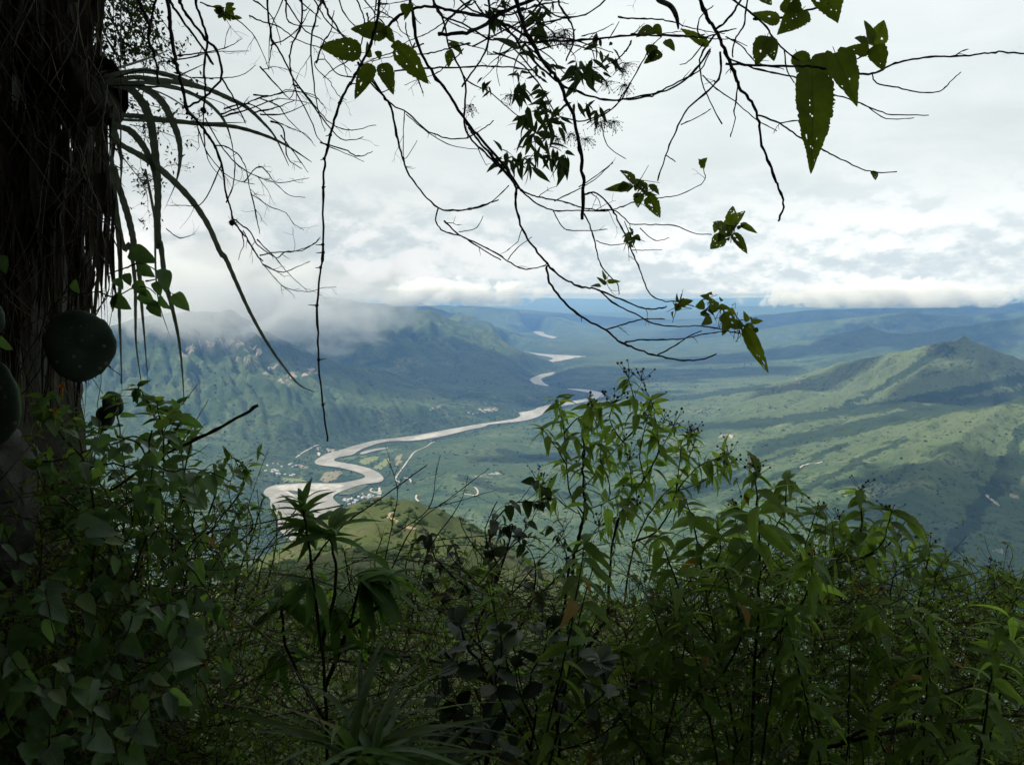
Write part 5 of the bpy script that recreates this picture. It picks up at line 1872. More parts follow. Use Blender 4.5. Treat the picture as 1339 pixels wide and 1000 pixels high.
def centre_tree():
    rng = random.Random(23)
    D = 2.2
    root = empty('overhanging_tree', Vector((0.3, 2.3, 1.6)), 'tree reaching down from top centre with arching branches and clusters of narrow leaves', 'tree')
    overhead(root, [(-0.5, 1.6, 1.75), (0.0, 2.1, 1.3), (0.4, 2.3, 1.15), (0.9, 2.4, 1.3)], 0.06, 0.025)
    main = [
        (zB((395, -60), (400, 0), (412, 60), (428, 165), (480, 270), (540, 350), (600, 440), (660, 520), (740, 610), (822, 722)), 2.6, 2.0),
        (zB((480, -60), (490, 0), (530, 80), (550, 180), (612, 320), (608, 470), (640, 540), (700, 600), (760, 660), (825, 725)), 1.7, 1.3),
        (zF((40, -40), (70, 0), (130, 70), (200, 150), (235, 203)), 1.6, 1.8),
        (zF((235, 203), (290, 232), (340, 245), (440, 265), (500, 285), (560, 295), (640, 300), (700, 350), (760, 355), (880, 360), (960, 390), (1032, 395)), 1.3, 0.8),
        (zF((235, 205), (235, 290), (260, 370), (300, 440), (360, 515), (420, 570), (490, 605), (560, 620), (640, 650), (720, 685), (790, 700), (850, 690)), 2.1, 1.0),
        (zF((360, 525), (370, 590), (430, 670), (500, 730), (600, 785), (650, 830), (720, 860), (810, 890), (900, 908), (990, 905), (1052, 883)), 1.9, 1.1),
        (zF((600, 785), (680, 760), (760, 740), (840, 740)), 1.2, 0.8),
        (zF((570, 620), (640, 680), (720, 720), (800, 760), (900, 770), (1000, 770), (1100, 790), (1142, 800)), 1.3, 0.9),
        (zF((680, 835), (750, 825), (850, 825), (920, 820), (1010, 800), (1092, 790)), 1.2, 0.8),
        (zF((810, 890), (880, 850), (940, 810), (992, 790)), 1.1, 0.7),
        (zF((515, 232), (560, 225), (610, 270), (640, 320), (680, 400), (700, 450), (740, 540), (775, 630), (830, 665), (890, 670), (962, 690)), 1.5, 0.9),
        (zB((800, -60), (808, 0), (850, 130), (930, 260), (980, 330), (1030, 470), (1055, 600), (1068, 700), (1063, 845)), 3.0, 2.5),
        (zF((512, 310), (540, 370), (560, 450), (580, 520), (620, 570), (650, 600), (654, 640)), 1.3, 0.8),
        (zF((250, 215), (320, 270), (390, 298), (480, 298), (600, 300), (670, 280), (730, 260), (830, 245), (910, 230), (1000, 180), (1000, 130)), 1.3, 0.7),
        (zF((390, 260), (450, 230), (500, 205), (570, 160), (630, 100)), 1.1, 0.7),
        (zF((385, 300), (420, 360), (450, 378), (540, 380), (606, 375)), 1.0, 0.6),
        (zF((560, 420), (620, 440), (690, 430)), 0.9, 0.6),
        (zF((-60, 340), (0, 398), (60, 425), (130, 460), (200, 505), (260, 535), (330, 530), (362, 513)), 1.4, 1.0),
        (zF((0, 385), (70, 370), (100, 320)), 0.8, 0.6), (zF((200, 500), (240, 450), (300, 405)), 0.9, 0.6),
        (zF((-40, 300), (60, 290), (130, 265), (205, 195)), 1.0, 0.7),
        (zF((740, 370), (800, 420), (860, 410)), 0.8, 0.5), (zF((705, 460), (760, 460), (830, 458)), 0.8, 0.5),
        (zB((200, 240), (240, 290), (300, 370), (330, 420), (350, 520), (370, 600), (390, 660), (440, 730), (510, 800), (600, 810), (680, 790), (742, 770)), 1.9, 1.0),
        (zB((510, 800), (500, 850), (530, 890), (600, 910), (680, 960), (750, 1000)), 1.2, 1.0),
        (zB((380, 430), (375, 520), (380, 612), (428, 540)), 0.8, 0.5),
        (zB((240, 310), (330, 400), (400, 440), (460, 500), (540, 530), (620, 530), (690, 490), (722, 465)), 1.2, 0.8),
        (zB((385, 440), (470, 510), (560, 560), (662, 575)), 0.9, 0.6),
        (zB((300, 110), (380, 50), (430, 30), (500, 28), (600, 50), (700, 70), (780, 100), (860, 150)), 2.2, 2.0),
        (zB((510, 132), (600, 130), (680, 100), (750, 50), (870, 0), (960, -60)), 2.6, 3.2),
        (zB((340, 275), (450, 265), (560, 262), (680, 255), (800, 262), (880, 272)), 1.4, 1.2),
        (zB((690, -60), (700, 0), (720, 60), (790, 130), (860, 220), (960, 310), (1040, 350), (1130, 378), (1220, 385), (1324, 370)) + zR((150, 300), (230, 260), (290, 225), (322, 160)), 2.3, 1.1),
        (zB((820, 165), (940, 160), (1060, 155), (1180, 145), (1324, 132)) + zR((200, 115), (300, 114)), 1.8, 0.9),
        (zB((560, 190), (620, 310), (700, 350), (760, 400), (822, 452)), 1.2, 0.8),
        (zB((600, 335), (660, 250), (700, 170), (705, 40)), 1.2, 1.5),
        (zR((60, 270), (30, 325), (-20, 370), (-80, 400)), 1.0, 1.0),
        (zB((1170, 420), (1070, 465), (960, 440), (900, 400)), 1.3, 1.0),
        (zB((960, -50), (975, 20), (1020, 90), (1030, 160), (1000, 235)), 1.6, 1.0),
        (zB((870, -20), (960, 60), (1060, 62), (1130, 20), (1185, -30)), 1.3, 1.0),
        (zB((1060, 140), (1130, 120), (1182, 93)), 0.9, 0.6), (zB((1165, 152), (1205, 85)), 0.8, 0.6),
        (zB((1135, 470), (1160, 560), (1232, 612)), 1.0, 0.7),
        (zB((1050, 720), (1110, 680), (1180, 628)), 1.0, 0.6),
        (zB((480, -30), (520, 60), (600, 90), (700, 150), (780, 170), (900, 300)), 1.6, 1.2),
        (zB((560, -40), (640, 40), (760, 60), (900, 20), (980, 10)), 1.6, 1.2), (zB((520, 130), (560, 60), (640, 0), (700, -50)), 1.4, 1.4),
        (zB((720, 200), (820, 240), (900, 330), (960, 440)), 1.3, 1.0), (zB((800, 40), (830, 130), (770, 200), (700, 210)), 1.3, 1.0),
        (zB((620, -40), (690, 60), (830, 160), (960, 270)), 1.5, 1.2), (zB((640, 180), (740, 130), (860, 60), (930, -30)), 1.4, 1.4),
        (zB((860, 170), (940, 220), (1010, 290), (1110, 270)), 1.0, 0.8), (zB((870, 200), (1000, 170), (1120, 200)), 1.0, 0.7),
    ]
    for k, (px, a, b) in enumerate(main):
        mb = MB()
        D0 = D + rng.uniform(-0.22, 0.22) * (1 if k > 5 else 0.3)
        fine = 6 if b < 1.1 else 3
        twiggy(mb, path3(px, D0, D0, rng, 0.004), px2m(a, D), px2m(b, D), rng, fine, 0.085, 0.5, sides=6 if a > 1.5 else 5, level=2)
        mb.build('branch' if a >= 1.2 else 'twig', m_twig, root)
    # knots of crossing twigs at the top
    for i in range(34):
        x, y = rng.uniform(470, 830), rng.uniform(-30, 70)
        ang = rng.uniform(-0.2, pi + 0.2)
        pts, L = [(x, y)], rng.uniform(50, 150)
        for k in range(6):
            ang += rng.gauss(0, 0.22)
            pts.append((pts[-1][0] + cos(ang) * L / 6, pts[-1][1] + abs(sin(ang)) * L / 9))
        mb = MB()
        D0 = D + rng.uniform(-.4, .5)
        twiggy(mb, path3(pts, D0, D0, rng), px2m(1.2, D), px2m(.6, D), rng, 6, .06, .3, sides=4, level=2)
        mb.build('twig', m_twig, root)
    # sprays of narrow leaves, with dry seed heads
    mbh = MB()
    for x, y, L in LANCE + [(a + rng.gauss(0, 26), b + rng.gauss(0, 26), c_) for a, b, c_ in LANCE[3:]]:
        cx, cy = 600 + x / 4.347, y / 4.347
        D0 = D + rng.uniform(-.2, .25)
        c = P(cx, cy, D0)
        for i in range(rng.randint(3, 5)):
            a = rng.uniform(0, 2 * pi)
            d = Vector((cos(a) * 0.8, rng.gauss(0, .5), sin(a) * 0.8 - 0.65))
            add_leaf(root, c + Vector((rng.gauss(0, .006), rng.gauss(0, .01), rng.gauss(0, .008))), d, px2m(L / 4.347, D0) * rng.uniform(.9, 1.75), 'lance' if i % 3 else 'daisy', m_whorl,
                     Vector((rng.gauss(0, .5), -1, .5)), rng.uniform(-.9, .9), rng, droop=.3, n=6)
    for x, y in [(540, 190), (590, 200), (620, 240), (950, 360), (930, 390), (840, 470), (60, 600), (940, 480), (640, 760), (720, 790), (560, 790), (880, 690), (830, 690), (780, 700), (300, 540), (600, 170), (520, 230)]:
        c = P(600 + x / 4.347, y / 4.347, D + rng.uniform(-.15, .15))
        for _ in range(34):
            d = Vector((rng.gauss(0, 1), rng.gauss(0, .7), rng.gauss(-.7, .7))).normalized()
            e = c + d * rng.uniform(.008, .032)
            mbh.tube([c, (c + e) / 2 + Vector((0, 0, .003)), e], [.0005, .0004, .0004], 3, False)
            mbh.blob(e, .0014, rng, (4, 3))
    mbh.build('seed_heads', bark_material('dry_seed_head', (0.03, 0.032, 0.02), (0.09, 0.095, 0.06), 50), root, kind='stuff')

    # broad leaves in the cluster above the vine
    def big(base, tip, width, mat=m_hang, kind='ovate', conv=zG, D_=2.0, holes=10, n=22, side=5, roll=None, parent=root, seed=0):
        b, t = conv(base, tip)
        r_ = random.Random(int(b[0] * 7 + t[1]))
        Db = D_ + r_.uniform(-.05, .05)
        pb, pt = P(b[0], b[1], Db), P(t[0], t[1], Db - r_.uniform(0, .05))
        L = (pt - pb).length * 1.03
        sc = {zG: 4.347, zR: 2.484, zF: 3.124}[conv]
        wpx = width / sc
        prof = max(leaf_profile(kind, i / 20) for i in range(1, 20))
        wide = px2m(wpx, Db) / (2 * prof * L)
        me = leaf_mesh(kind, 100 + len(LEAFM), mat, n=n, droop=0.10, fold=0.12, wave=0.015, holes=holes, side=side, wide=1.0)
        o = bpy.data.objects.new('leaf', me)
        o.matrix_basis = Matrix.Translation(pb - parent.location) @ frame(pt - pb, Vector((0, -1, 0.15)), r_.uniform(-.25, .25) if roll is None else roll) @ Matrix.Diagonal((L * min(wide, 2.2), L, L, 1))
        COL.objects.link(o)
        o.parent = parent
        return o
    centre_tree.big = big
    for b, t, w, h in [((722, 195), (518, 150), 125, 6), ((578, 300), (343, 253), 130, 8), ((775, 265), (952, 462), 120, 14), ((635, 365), (540, 556), 98, 8), ((695, 360), (752, 516), 92, 8),
                       ((760, 240), (805, 290), 62, 0), ((622, 330), (608, 250), 36, 0), ((670, 290), (680, 335), 40, 0), ((1085, 240), (1142, 292), 50, 2), ((1080, 285), (1070, 382), 52, 3), ((860, 20), (820, 110), 44, 2), ((820, 20), (810, 70), 40, 0), ((700, 160), (760, 225), 60, 4)]:
        big(b, t, w, holes=h, n=40 if h else 10, side=12 if h else 2)
    F_ = dict(conv=zF, D_=2.15)
    for b, t, w in [((720, 180), (668, 133), 45), ((705, 200), (600, 212), 38), ((690, 185), (650, 215), 36), ((745, 180), (765, 235), 42), ((735, 225), (733, 280), 44), ((772, 240), (822, 322), 58), ((780, 190), (818, 226), 30), ((740, 170), (720, 215), 40),
                    ((1085, 370), (1170, 300), 50), ((1110, 350), (1120, 282), 50), ((1090, 380), (1045, 345), 52), ((1080, 400), (1030, 455), 62), ((1120, 390), (1180, 470), 44), ((1150, 350), (1218, 388), 26), ((1100, 370), (1060, 420), 46),
                    ((895, 680), (955, 665), 36), ((900, 680), (885, 708), 36), ((1005, 680), (968, 690), 40), ((1025, 655), (990, 645), 26), ((1060, 690), (1107, 696), 26), ((1050, 705), (1028, 655), 42), ((1030, 735), (998, 762), 38), ((1075, 720), (1142, 782), 62),
                    ((1165, 775), (1265, 955), 56), ((1180, 752), (1165, 712), 24), ((1195, 752), (1242, 748), 24), ((1172, 760), (1212, 815), 46), ((1100, 745), (1080, 800), 40), ((1150, 770), (1120, 740), 30),
                    ((603, 600), (565, 570), 18), ((606, 587), (657, 587), 20), ((600, 582), (588, 545), 14), ((580, 605), (548, 602), 18),
                    ((700, 405), (675, 425), 28), ((715, 400), (740, 420), 30), ((690, 415), (700, 392), 24), ((985, 110), (1012, 85), 28), ((995, 120), (985, 90), 24)]:
        big(b, t, w, holes=9 if w > 40 else 0, n=26 if w > 40 else 9, side=8 if w > 40 else 2, **F_)
    # small crumpled leaves in the clusters at the branch tips
    rc = random.Random(77)
    for (fx, fy), n_, sp in [((735, 205), 12, 34), ((1105, 365), 12, 30), ((1030, 700), 16, 42), ((1165, 775), 14, 34), ((705, 410), 9, 22), ((900, 685), 6, 18), ((1090, 720), 10, 36)]:
        for _ in range(n_):
            x_, y_ = zF((fx + rc.gauss(0, sp * .6), fy + rc.gauss(0, sp * .6)))[0]
            add_leaf(root, P(x_, y_, 2.15 + rc.uniform(-.04, .04)), Vector((rc.gauss(0, 1), rc.gauss(0, .7), rc.gauss(-.5, .9))), px2m(rc.uniform(6, 15), 2.15), 'ovate', m_hang if rc.random() < .6 else m_whorl, Vector((rc.gauss(0, .6), -1, rc.gauss(0, .6))), rc.gauss(0, .9), rc, n=6, droop=.9, wide=rc.choice((.7, 1.0, 1.3)))
        tb = MB()
        for _ in range(6):
            x_, y_ = zF((fx + rc.gauss(0, sp * .5), fy + rc.gauss(0, sp * .5)))[0]
            a_ = P(x_, y_, 2.15)
            tb.tube([a_, a_ + Vector((rc.gauss(0, .012), 0, rc.gauss(0, .012))), a_ + Vector((rc.gauss(0, .025), 0, rc.gauss(-.01, .025)))], [.0012, .001, .0006], 4, False)
        tb.build('twig', m_twig, root)


centre_tree()


# ---- right: branch with big heart-shaped, insect-holed leaves
def right_tree():
    rng = random.Random(24)
    D = 1.9
    root = empty('heart_leaf_tree', Vector((0.7, 1.9, 1.3)), 'branch at top right with large hanging heart-shaped leaves full of insect holes', 'tree')
    overhead(root, [(0.3, 1.5, 1.6), (0.36, 1.75, 1.15), (0.42, 1.88, 0.98), (0.9, 1.95, 1.1)], 0.04, 0.02)
    main = [
        (zR((265, -60), (285, 0), (310, 60), (345, 110), (370, 170), (395, 230), (412, 280), (445, 322), (475, 380), (485, 460), (510, 530), (540, 600), (558, 660), (542, 720)), 3.1, 1.7),
        (zR((370, 208), (450, 212), (540, 215), (620, 215), (700, 225), (790, 237), (845, 240), (900, 215), (960, 195), (1050, 185), (1130, 183), (1210, 175), (1270, 168), (1360, 178)), 2.0, 1.2),
        (zR((845, 240), (860, 270), (930, 285), (1000, 300), (1065, 297), (1105, 260), (1134, 234)), 1.2, 0.8),
        (zR((380, 190), (460, 222), (540, 240), (620, 260), (700, 300), (780, 325), (840, 350), (910, 372), (1030, 375)), 1.3, 0.8),
        (zR((835, 350), (890, 385), (982, 383)), 0.9, 0.6),
        (zR((475, 375), (545, 400), (600, 440), (660, 470), (710, 500), (770, 530), (840, 558), (928, 558)), 1.4, 0.8),
        (zR((545, 400), (620, 390), (690, 385)), 1.0, 0.6),
        (zR((352, 170), (355, 230), (330, 280), (250, 350), (215, 410), (180, 490), (148, 588)), 1.6, 1.0),
        (zR((225, 405), (280, 380), (322, 354)), 0.9, 0.6), (zR((177, 505), (208, 526)), 0.8, 0.6),
        (zR((340, 110), (290, 180), (290, 250), (310, 310), (358, 403)), 1.4, 1.0),
        (zR((295, 245), (340, 290), (400, 330), (470, 390), (537, 425)), 1.1, 0.7),
        (zR((440, -40), (440, 0), (430, 80), (400, 130), (392, 185)), 1.3, 1.2), (zR((430, -30), (420, 0), (380, 60), (335, 100)), 1.6, 1.8),
        (zR((330, -30), (395, 0), (490, 75), (530, 130), (580, 180), (640, 210), (700, 222)), 1.7, 1.3),
        (zR((560, 165), (570, 230), (592, 270)), 1.1, 0.9), (zR((460, 62), (540, 60), (610, 40), (680, 20), (760, -20)), 2.2, 1.5),
        (zR((770, 205), (820, 180), (862, 150)), 1.2, 1.0), (zR((410, 275), (398, 360), (400, 390), (385, 446)), 1.1, 0.7),
        (zR((345, 110), (285, 120), (285, 60), (330, 20)), 1.2, 0.8), (zR((370, 120), (420, 150), (475, 205), (560, 225)), 1.1, 0.7),
        (zR((370, 120), (440, 150)), 1.0, 0.6), (zR((300, 140), (250, 200), (220, 210)), 1.0, 0.6), (zR((20, 330), (60, 270), (105, 190), (130, 150), (160, 120)), 1.0, 0.8),
        (zR((320, 160), (260, 240), (190, 290), (110, 310), (40, 322)), 1.4, 1.1),
    ]
    for k, (px, a, b) in enumerate(main):
        mb = MB()
        D0 = D + rng.uniform(-.12, .12) * (0 if k < 2 else 1)
        twiggy(mb, path3(px, D0, D0, rng, .004), px2m(a, D), px2m(b, D), rng, 3.2, .06, .5, sides=6, level=2)
        mb.build('branch' if a > 1.25 else 'twig', m_twig, root)
    mb = MB()
    pod = path3(zR((140, -20), (150, 0), (190, 20), (210, 55), (216, 95)), D, D, rng)
    mb.tube(spline(pod, 5), [px2m(v, D) for v in np.interp(np.linspace(0, 1, 21), [0, .3, .7, 1], [1.2, 3.2, 3.4, 1.0])], 6)
    mb.build('seed_pod', m_stem, root)
    big = centre_tree.big
    R_ = dict(conv=zR, parent=root, kind='heart')
    for b, t, w, h, kd, dd in [((650, 250), (665, 548), 132, 20, 'heart', 1.80), ((725, 172), (800, 338), 104, 3, 'heart', 1.84), ((640, 195), (712, 282), 120, 10, 'heart', 1.95), ((600, 170), (640, 245), 62, 2, 'ovate', 1.98),
                               ((690, -30), (738, 72), 105, 8, 'heart', 1.9), ((505, 118), (470, 205), 66, 8, 'ovate', 1.9), ((500, 120), (530, 188), 56, 6, 'ovate', 1.93), ((620, 30), (545, 108), 84, 12, 'heart', 1.9),
                               ((560, 0), (612, 40), 70, 2, 'ovate', 1.92), ((545, 70), (460, 40), 46, 6, 'ovate', 1.9), ((852, 148), (887, 226), 66, 2, 'ovate', 1.88), ((850, 150), (885, 72), 66, 2, 'ovate', 1.9), ((850, 140), (824, 68), 40, 0, 'ovate', 1.9), ((836, 168), (764, 156), 40, 2, 'ovate', 1.9), ((835, 150), (800, 120), 46, 0, 'ovate', 1.9),
                               ((315, 150), (228, 92), 30, 2, 'ovate', 1.9), ((135, 92), (84, 112), 42, 2, 'ovate', 1.95), ((140, 80), (162, 122), 28, 3, 'ovate', 1.95), ((160, 170), (108, 200), 36, 3, 'ovate', 1.95), ((130, 145), (128, 195), 40, 2, 'ovate', 1.95), ((175, 130), (202, 160), 30, 0, 'ovate', 1.95),
                               ((480, -20), (520, 15), 44, 3, 'ovate', 1.9), ((850, 555), (858, 582), 26, 3, 'ovate', 1.9), ((290, 520), (300, 548), 22, 3, 'ovate', 1.9)]:
        R_['kind'] = kd
        big(b, t, w, D_=dd, holes=h, n=64 if h > 9 else (36 if h else 9), side=20 if h > 9 else (11 if h else 2), **R_)


right_tree()


# ---- leaf canopy overhead, just above the frame, added to shade the foreground
def canopy():
    rng = random.Random(25)
    root = empty('shade_canopy', Vector((1.0, 0.5, 2.6)), 'unseen leafy canopy added overhead to shade the foreground', 'tree')
    mb = MB()
    for k in range(9):
        a = rng.uniform(-0.5, 1.2)
        p = [Vector((2.6, -1.9, 2.2)), Vector((2.0, -0.8, 2.6)), Vector((1.3 + rng.uniform(-1, 1), 0.8, 2.7)), Vector((rng.uniform(-1.8, 3.6), 2.2, 2.5)), Vector((rng.uniform(-2.2, 4.5), rng.uniform(3, 4.4), 2.4 + rng.uniform(-.2, .4)))]
        s = spline(p, 5)
        mb.tube(s, [0.07 * (1 - .85 * i / len(s)) for i in range(len(s))], 6)
    mb.build('limb', m_twig, root)
    lm = LeafMass()
    cl = [(rng.uniform(-2.6, 4.8), rng.uniform(-1.2, 4.6)) for _ in range(105)]
    for x, y in cl:
        z = 2.35 + rng.uniform(0, 0.7)
        z = max(z, 0.42 * y + 0.55)
        for _ in range(26):
            p = Vector((x + rng.gauss(0, .22), y + rng.gauss(0, .22), z + rng.gauss(0, .10)))
            lm.leaf(p, Vector((rng.gauss(0, 1), rng.gauss(0, 1), rng.gauss(-.3, .4))), rng.uniform(.07, .15), 'ovate', n=2, roll=rng.gauss(0, .5), wide=1.2)
    lm.build('crown', m_whorl, root)


canopy()

# ================================================================== SHRUBS IN FRONT
def leafy_shrub(name, label, cat, stems, D, rng, kind='daisy', mats=(m_daisy,), L=20, Lvar=.35, per=9.0, start=.25, cap=300, droop=.45, buds=0.0, r=(2.0, .8), depth=.3, twigs=2.0,
                tlen=.14, stem_mat=None, group=None, tipbud=True, leafn=7, side=1, bloom=0, wide=1.0, pairs=2, hang=.35, fuzz=0.010):
    """stems: pixel polylines. Leaves L pixels long sit in opposite pairs along the outer stems"""
    stem_mat = stem_mat or m_stem
    base = P(*stems[0][0][-1 if stems[0][0][0][1] < stems[0][0][-1][1] else 0], D)
    root = empty(name, base, label, cat, group)
    heads = MB()
    flow = MB()
    spots = []
    for px, w0, w1 in stems:
        px = list(px)
        if px[0][1] < px[-1][1]:
            px = px[::-1]
        D0 = D + rng.uniform(-depth, depth)
        D1 = D0 + rng.uniform(-depth, depth) * .5
        mb = MB()
        q, rad, ends = twiggy(mb, path3(px, D0, D1, rng, .006), px2m(w0, D), px2m(w1, D), rng, twigs, tlen, -.35, sides=6, level=1, spread=.7)
        mb.build('stem', stem_mat, root)
        n = len(q)
        acc = 0
        stepm = px2m(per, D)
        for i in range(1, n):
            acc += (q[i] - q[i - 1]).length
            if i / n > start and acc > stepm:
                acc = 0
                spots.append((q[i], (q[i] - q[i - 1]).normalized(), 1.0 if i < n - 3 else .8))
        spots.append((q[-1], (q[-1] - q[-2]).normalized(), .75))
        for e, d in ends:
            if rng.random() < .8:
                spots.append((e, d, .85))
        if buds and rng.random() < buds:
            heads_at = [q[-1]] + [e for e, d in ends[-2:] if rng.random() < .6]
            for hh in heads_at:
                for _ in range(rng.randint(6, 11)):
                    d = Vector((rng.gauss(0, .8), rng.gauss(0, .5), rng.uniform(.4, 1.3))).normalized()
                    e = hh + d * px2m(rng.uniform(5, 26), D)
                    mid = (hh + e) / 2 + Vector((rng.gauss(0, 1), rng.gauss(0, 1), 0)) * px2m(1.5, D)
                    heads.tube([hh, mid, e], [px2m(.4, D), px2m(.32, D), px2m(.28, D)], 4, False)
                    (flow if rng.random() < bloom else heads).blob(e, px2m(rng.uniform(1.0, 1.9), D), rng, (6, 5))
    rng.shuffle(spots)
    cnt = 0
    over = LeafMass()
    for p, d, sc in spots:
        rot = rng.uniform(0, pi)
        k = pairs + (1 if sc < .9 else 0)
        for j in range(k):
            a = rot + j * (2 * pi / k) + rng.gauss(0, .25)
            u_ = d.orthogonal().normalized()
            out = Quaternion(d, a) @ u_
            ld = (out + d * rng.uniform(.1, .7) + Vector((0, 0, -hang * rng.uniform(.2, 1.6)))).normalized()
            LL = px2m(L * rng.uniform(1 - Lvar, 1 + Lvar) * sc, D)
            pp = p + Vector((rng.gauss(0, 1), rng.gauss(0, 1), rng.gauss(0, 1))) * fuzz * .3
            if cnt < cap:
                add_leaf(root, pp, ld, LL, kind, rng.choice(mats), Vector((rng.gauss(0, .25), rng.gauss(0, .25), 1)), rng.gauss(0, .35), rng, n=leafn, droop=droop, side=side, wide=wide)
            else:
                over.leaf(pp, ld, LL, kind, Vector((rng.gauss(0, .25), rng.gauss(0, .25), 1)), rng.gauss(0, .35), var=rng.randrange(3), n=5, droop=droop, wide=wide)
            cnt += 1
    over.build('foliage', mats[0], root)
    if heads.v:
        heads.build('flower_buds', m_bud, root, kind='stuff')
    if flow.v:
        flow.build('flowers', m_flower, root, kind='stuff')
    return root


m_bud = bark_material('flower_bud', (0.030, 0.034, 0.012), (0.075, 0.070, 0.030), 120)
m_flower = bark_material('orange_floret', (0.42, 0.16, 0.01), (0.60, 0.30, 0.02), 160)


def S(*pts, w=(1.8, .8)):
    return (list(pts), w[0], w[1])


# the slender shrub at centre right, rising over the river
leafy_shrub('slender_shrub', 'tall slender shrub with drooping leaves and bud sprays standing over the far river', 'shrub', [
    (zJ((340, 1250), (345, 1000), (372, 860), (400, 740), (398, 620), (392, 500), (400, 420), (390, 330), (430, 240), (440, 200)), 2.6, .9),
    (zJ((400, 740), (330, 640), (312, 500), (300, 330), (280, 230), (262, 160)), 1.6, .7),
    (zJ((312, 500), (270, 420), (220, 350), (190, 310)), 1.0, .6), (zJ((300, 330), (350, 270), (420, 230), (470, 190)), 1.1, .6), (zJ((380, 740), (310, 700), (240, 640), (190, 600), (160, 560)), 1.1, .6),
    (zJ((400, 720), (480, 690), (560, 650), (600, 600)), 1.2, .7), (zJ((400, 600), (470, 520), (540, 430), (600, 370)), 1.2, .8),
    (zJ((520, 1250), (530, 1000), (560, 800), (610, 680), (700, 560), (770, 440), (765, 310), (740, 170)), 2.2, .8),
    (zJ((600, 370), (650, 310), (658, 200), (640, 120), (625, 60)), 1.2, .6), (zJ((600, 380), (560, 330), (530, 260), (545, 180)), 1.0, .6),
    (zJ((640, 880), (760, 830), (830, 720), (870, 620), (960, 510), (1060, 460), (1130, 440)), 1.7, .7), (zJ((870, 620), (960, 590), (1050, 540), (1120, 490)), 1.1, .6), (zJ((860, 640), (880, 480), (890, 380), (930, 330)), 1.1, .6),
    (zJ((600, 1200), (640, 950), (700, 780), (800, 640), (880, 560), (940, 420), (960, 340)), 1.6, .7), (zJ((700, 560), (680, 440), (700, 330), (720, 250)), 1.1, .6),
    (zJ((770, 440), (820, 350), (850, 290)), 1.0, .6), (zJ((560, 800), (480, 820), (440, 840)), .9, .6), (zJ((530, 640), (520, 560), (480, 460), (500, 330)), 1.0, .6), (zJ((620, 700), (640, 580), (620, 470)), 1.0, .6)],
    3.2, random.Random(31), L=26, per=6, start=.35, buds=.85, twigs=6, tlen=.16, mats=(m_daisy, m_daisy), stem_mat=m_twig_brown, hang=.55, cap=300, bloom=.06)

# right-hand thicket: separate shrubs
RK = dict(kind='daisy', droop=.5, buds=.9, stem_mat=m_stem, hang=.40, twigs=2.2, tlen=.16)
leafy_shrub('flowering_shrub', 'leafy shrub topped by small orange flowers right of the slender shrub', 'shrub', [
    S(*zK((330, 1050), (340, 700), (355, 500), (360, 300), (350, 150), (345, 50)), w=(2.6, 1)), S(*zK((356, 480), (300, 360), (285, 260), (275, 160))), S(*zK((350, 560), (430, 420), (500, 300), (545, 165))),
    S(*zK((355, 380), (400, 250), (440, 160), (445, 70))), S(*zK((350, 650), (460, 520), (520, 420), (530, 330)))], 2.75, random.Random(32), L=45, per=10, start=.30, bloom=.25, mats=(m_daisy, m_daisy_dk), **RK)
leafy_shrub('drooping_shrub', 'shrub with long drooping leaves between the slender shrub and orange-flowered shrub', 'shrub', [
    S(*zK((310, 1050), (260, 800), (215, 600), (175, 400), (150, 250), (118, 130)), w=(2.4, 1)), S(*zK((215, 600), (120, 480), (60, 330), (30, 250))), S(*zK((175, 400), (230, 300), (215, 200))), S(*zK((240, 700), (300, 560), (260, 420), (240, 350))),
    S(*zK((200, 850), (110, 720), (50, 600), (0, 470)))], 2.6, random.Random(33), L=47, per=10, start=.25, mats=(m_daisy, m_daisy_dk), **{**RK, 'buds': .3})
leafy_shrub('budding_shrub', 'tall shrub with two budding spires before the dark right-hand hill', 'shrub', [
    S(*zK((480, 1050), (520, 740), (560, 470), (600, 340), (660, 290), (690, 220), (685, 100)), w=(2.6, 1)), S(*zK((600, 340), (700, 320), (760, 270), (790, 170))), S(*zK((690, 330), (780, 280), (840, 195))), S(*zK((530, 650), (640, 520), (700, 420), (720, 330))),
    S(*zK((560, 470), (600, 400), (630, 300), (620, 200)))], 2.9, random.Random(34), L=45, per=9, start=.30, mats=(m_daisy, m_daisy_dk), **RK)
leafy_shrub('orange_tipped_shrub', 'shrub with one cluster of orange buds at its tip near the right edge', 'shrub', [
    S(*zK((760, 1050), (820, 760), (860, 560), (890, 420), (915, 290)), w=(2.4, 1)), S(*zK((850, 600), (790, 480), (800, 380), (840, 340))), S(*zK((860, 560), (940, 480), (980, 420), (960, 340))), S(*zK((830, 720), (740, 600), (730, 480)))],
    2.8, random.Random(35), L=46, per=9, start=.25, bloom=.4, mats=(m_daisy, m_daisy_dk), **RK)
leafy_shrub('edge_shrub', 'shrub with dry brown bud heads at the right edge below the hill', 'shrub', [
    S(*zK((1040, 1050), (1060, 850), (1110, 700), (1130, 520), (1120, 380)), w=(2.6, 1)), S(*zK((1130, 560), (1190, 470), (1195, 400))), S(*zK((1110, 700), (1030, 600), (1010, 480), (1015, 370))), S(*zK((1120, 640), (1220, 560), (1260, 480))), S(*zK((1090, 760), (1200, 700), (1280, 640)))],
    3.0, random.Random(36), L=36, per=8, start=.20, mats=(m_daisy, m_daisy_dk), **RK)
low = []
rl = random.Random(40)
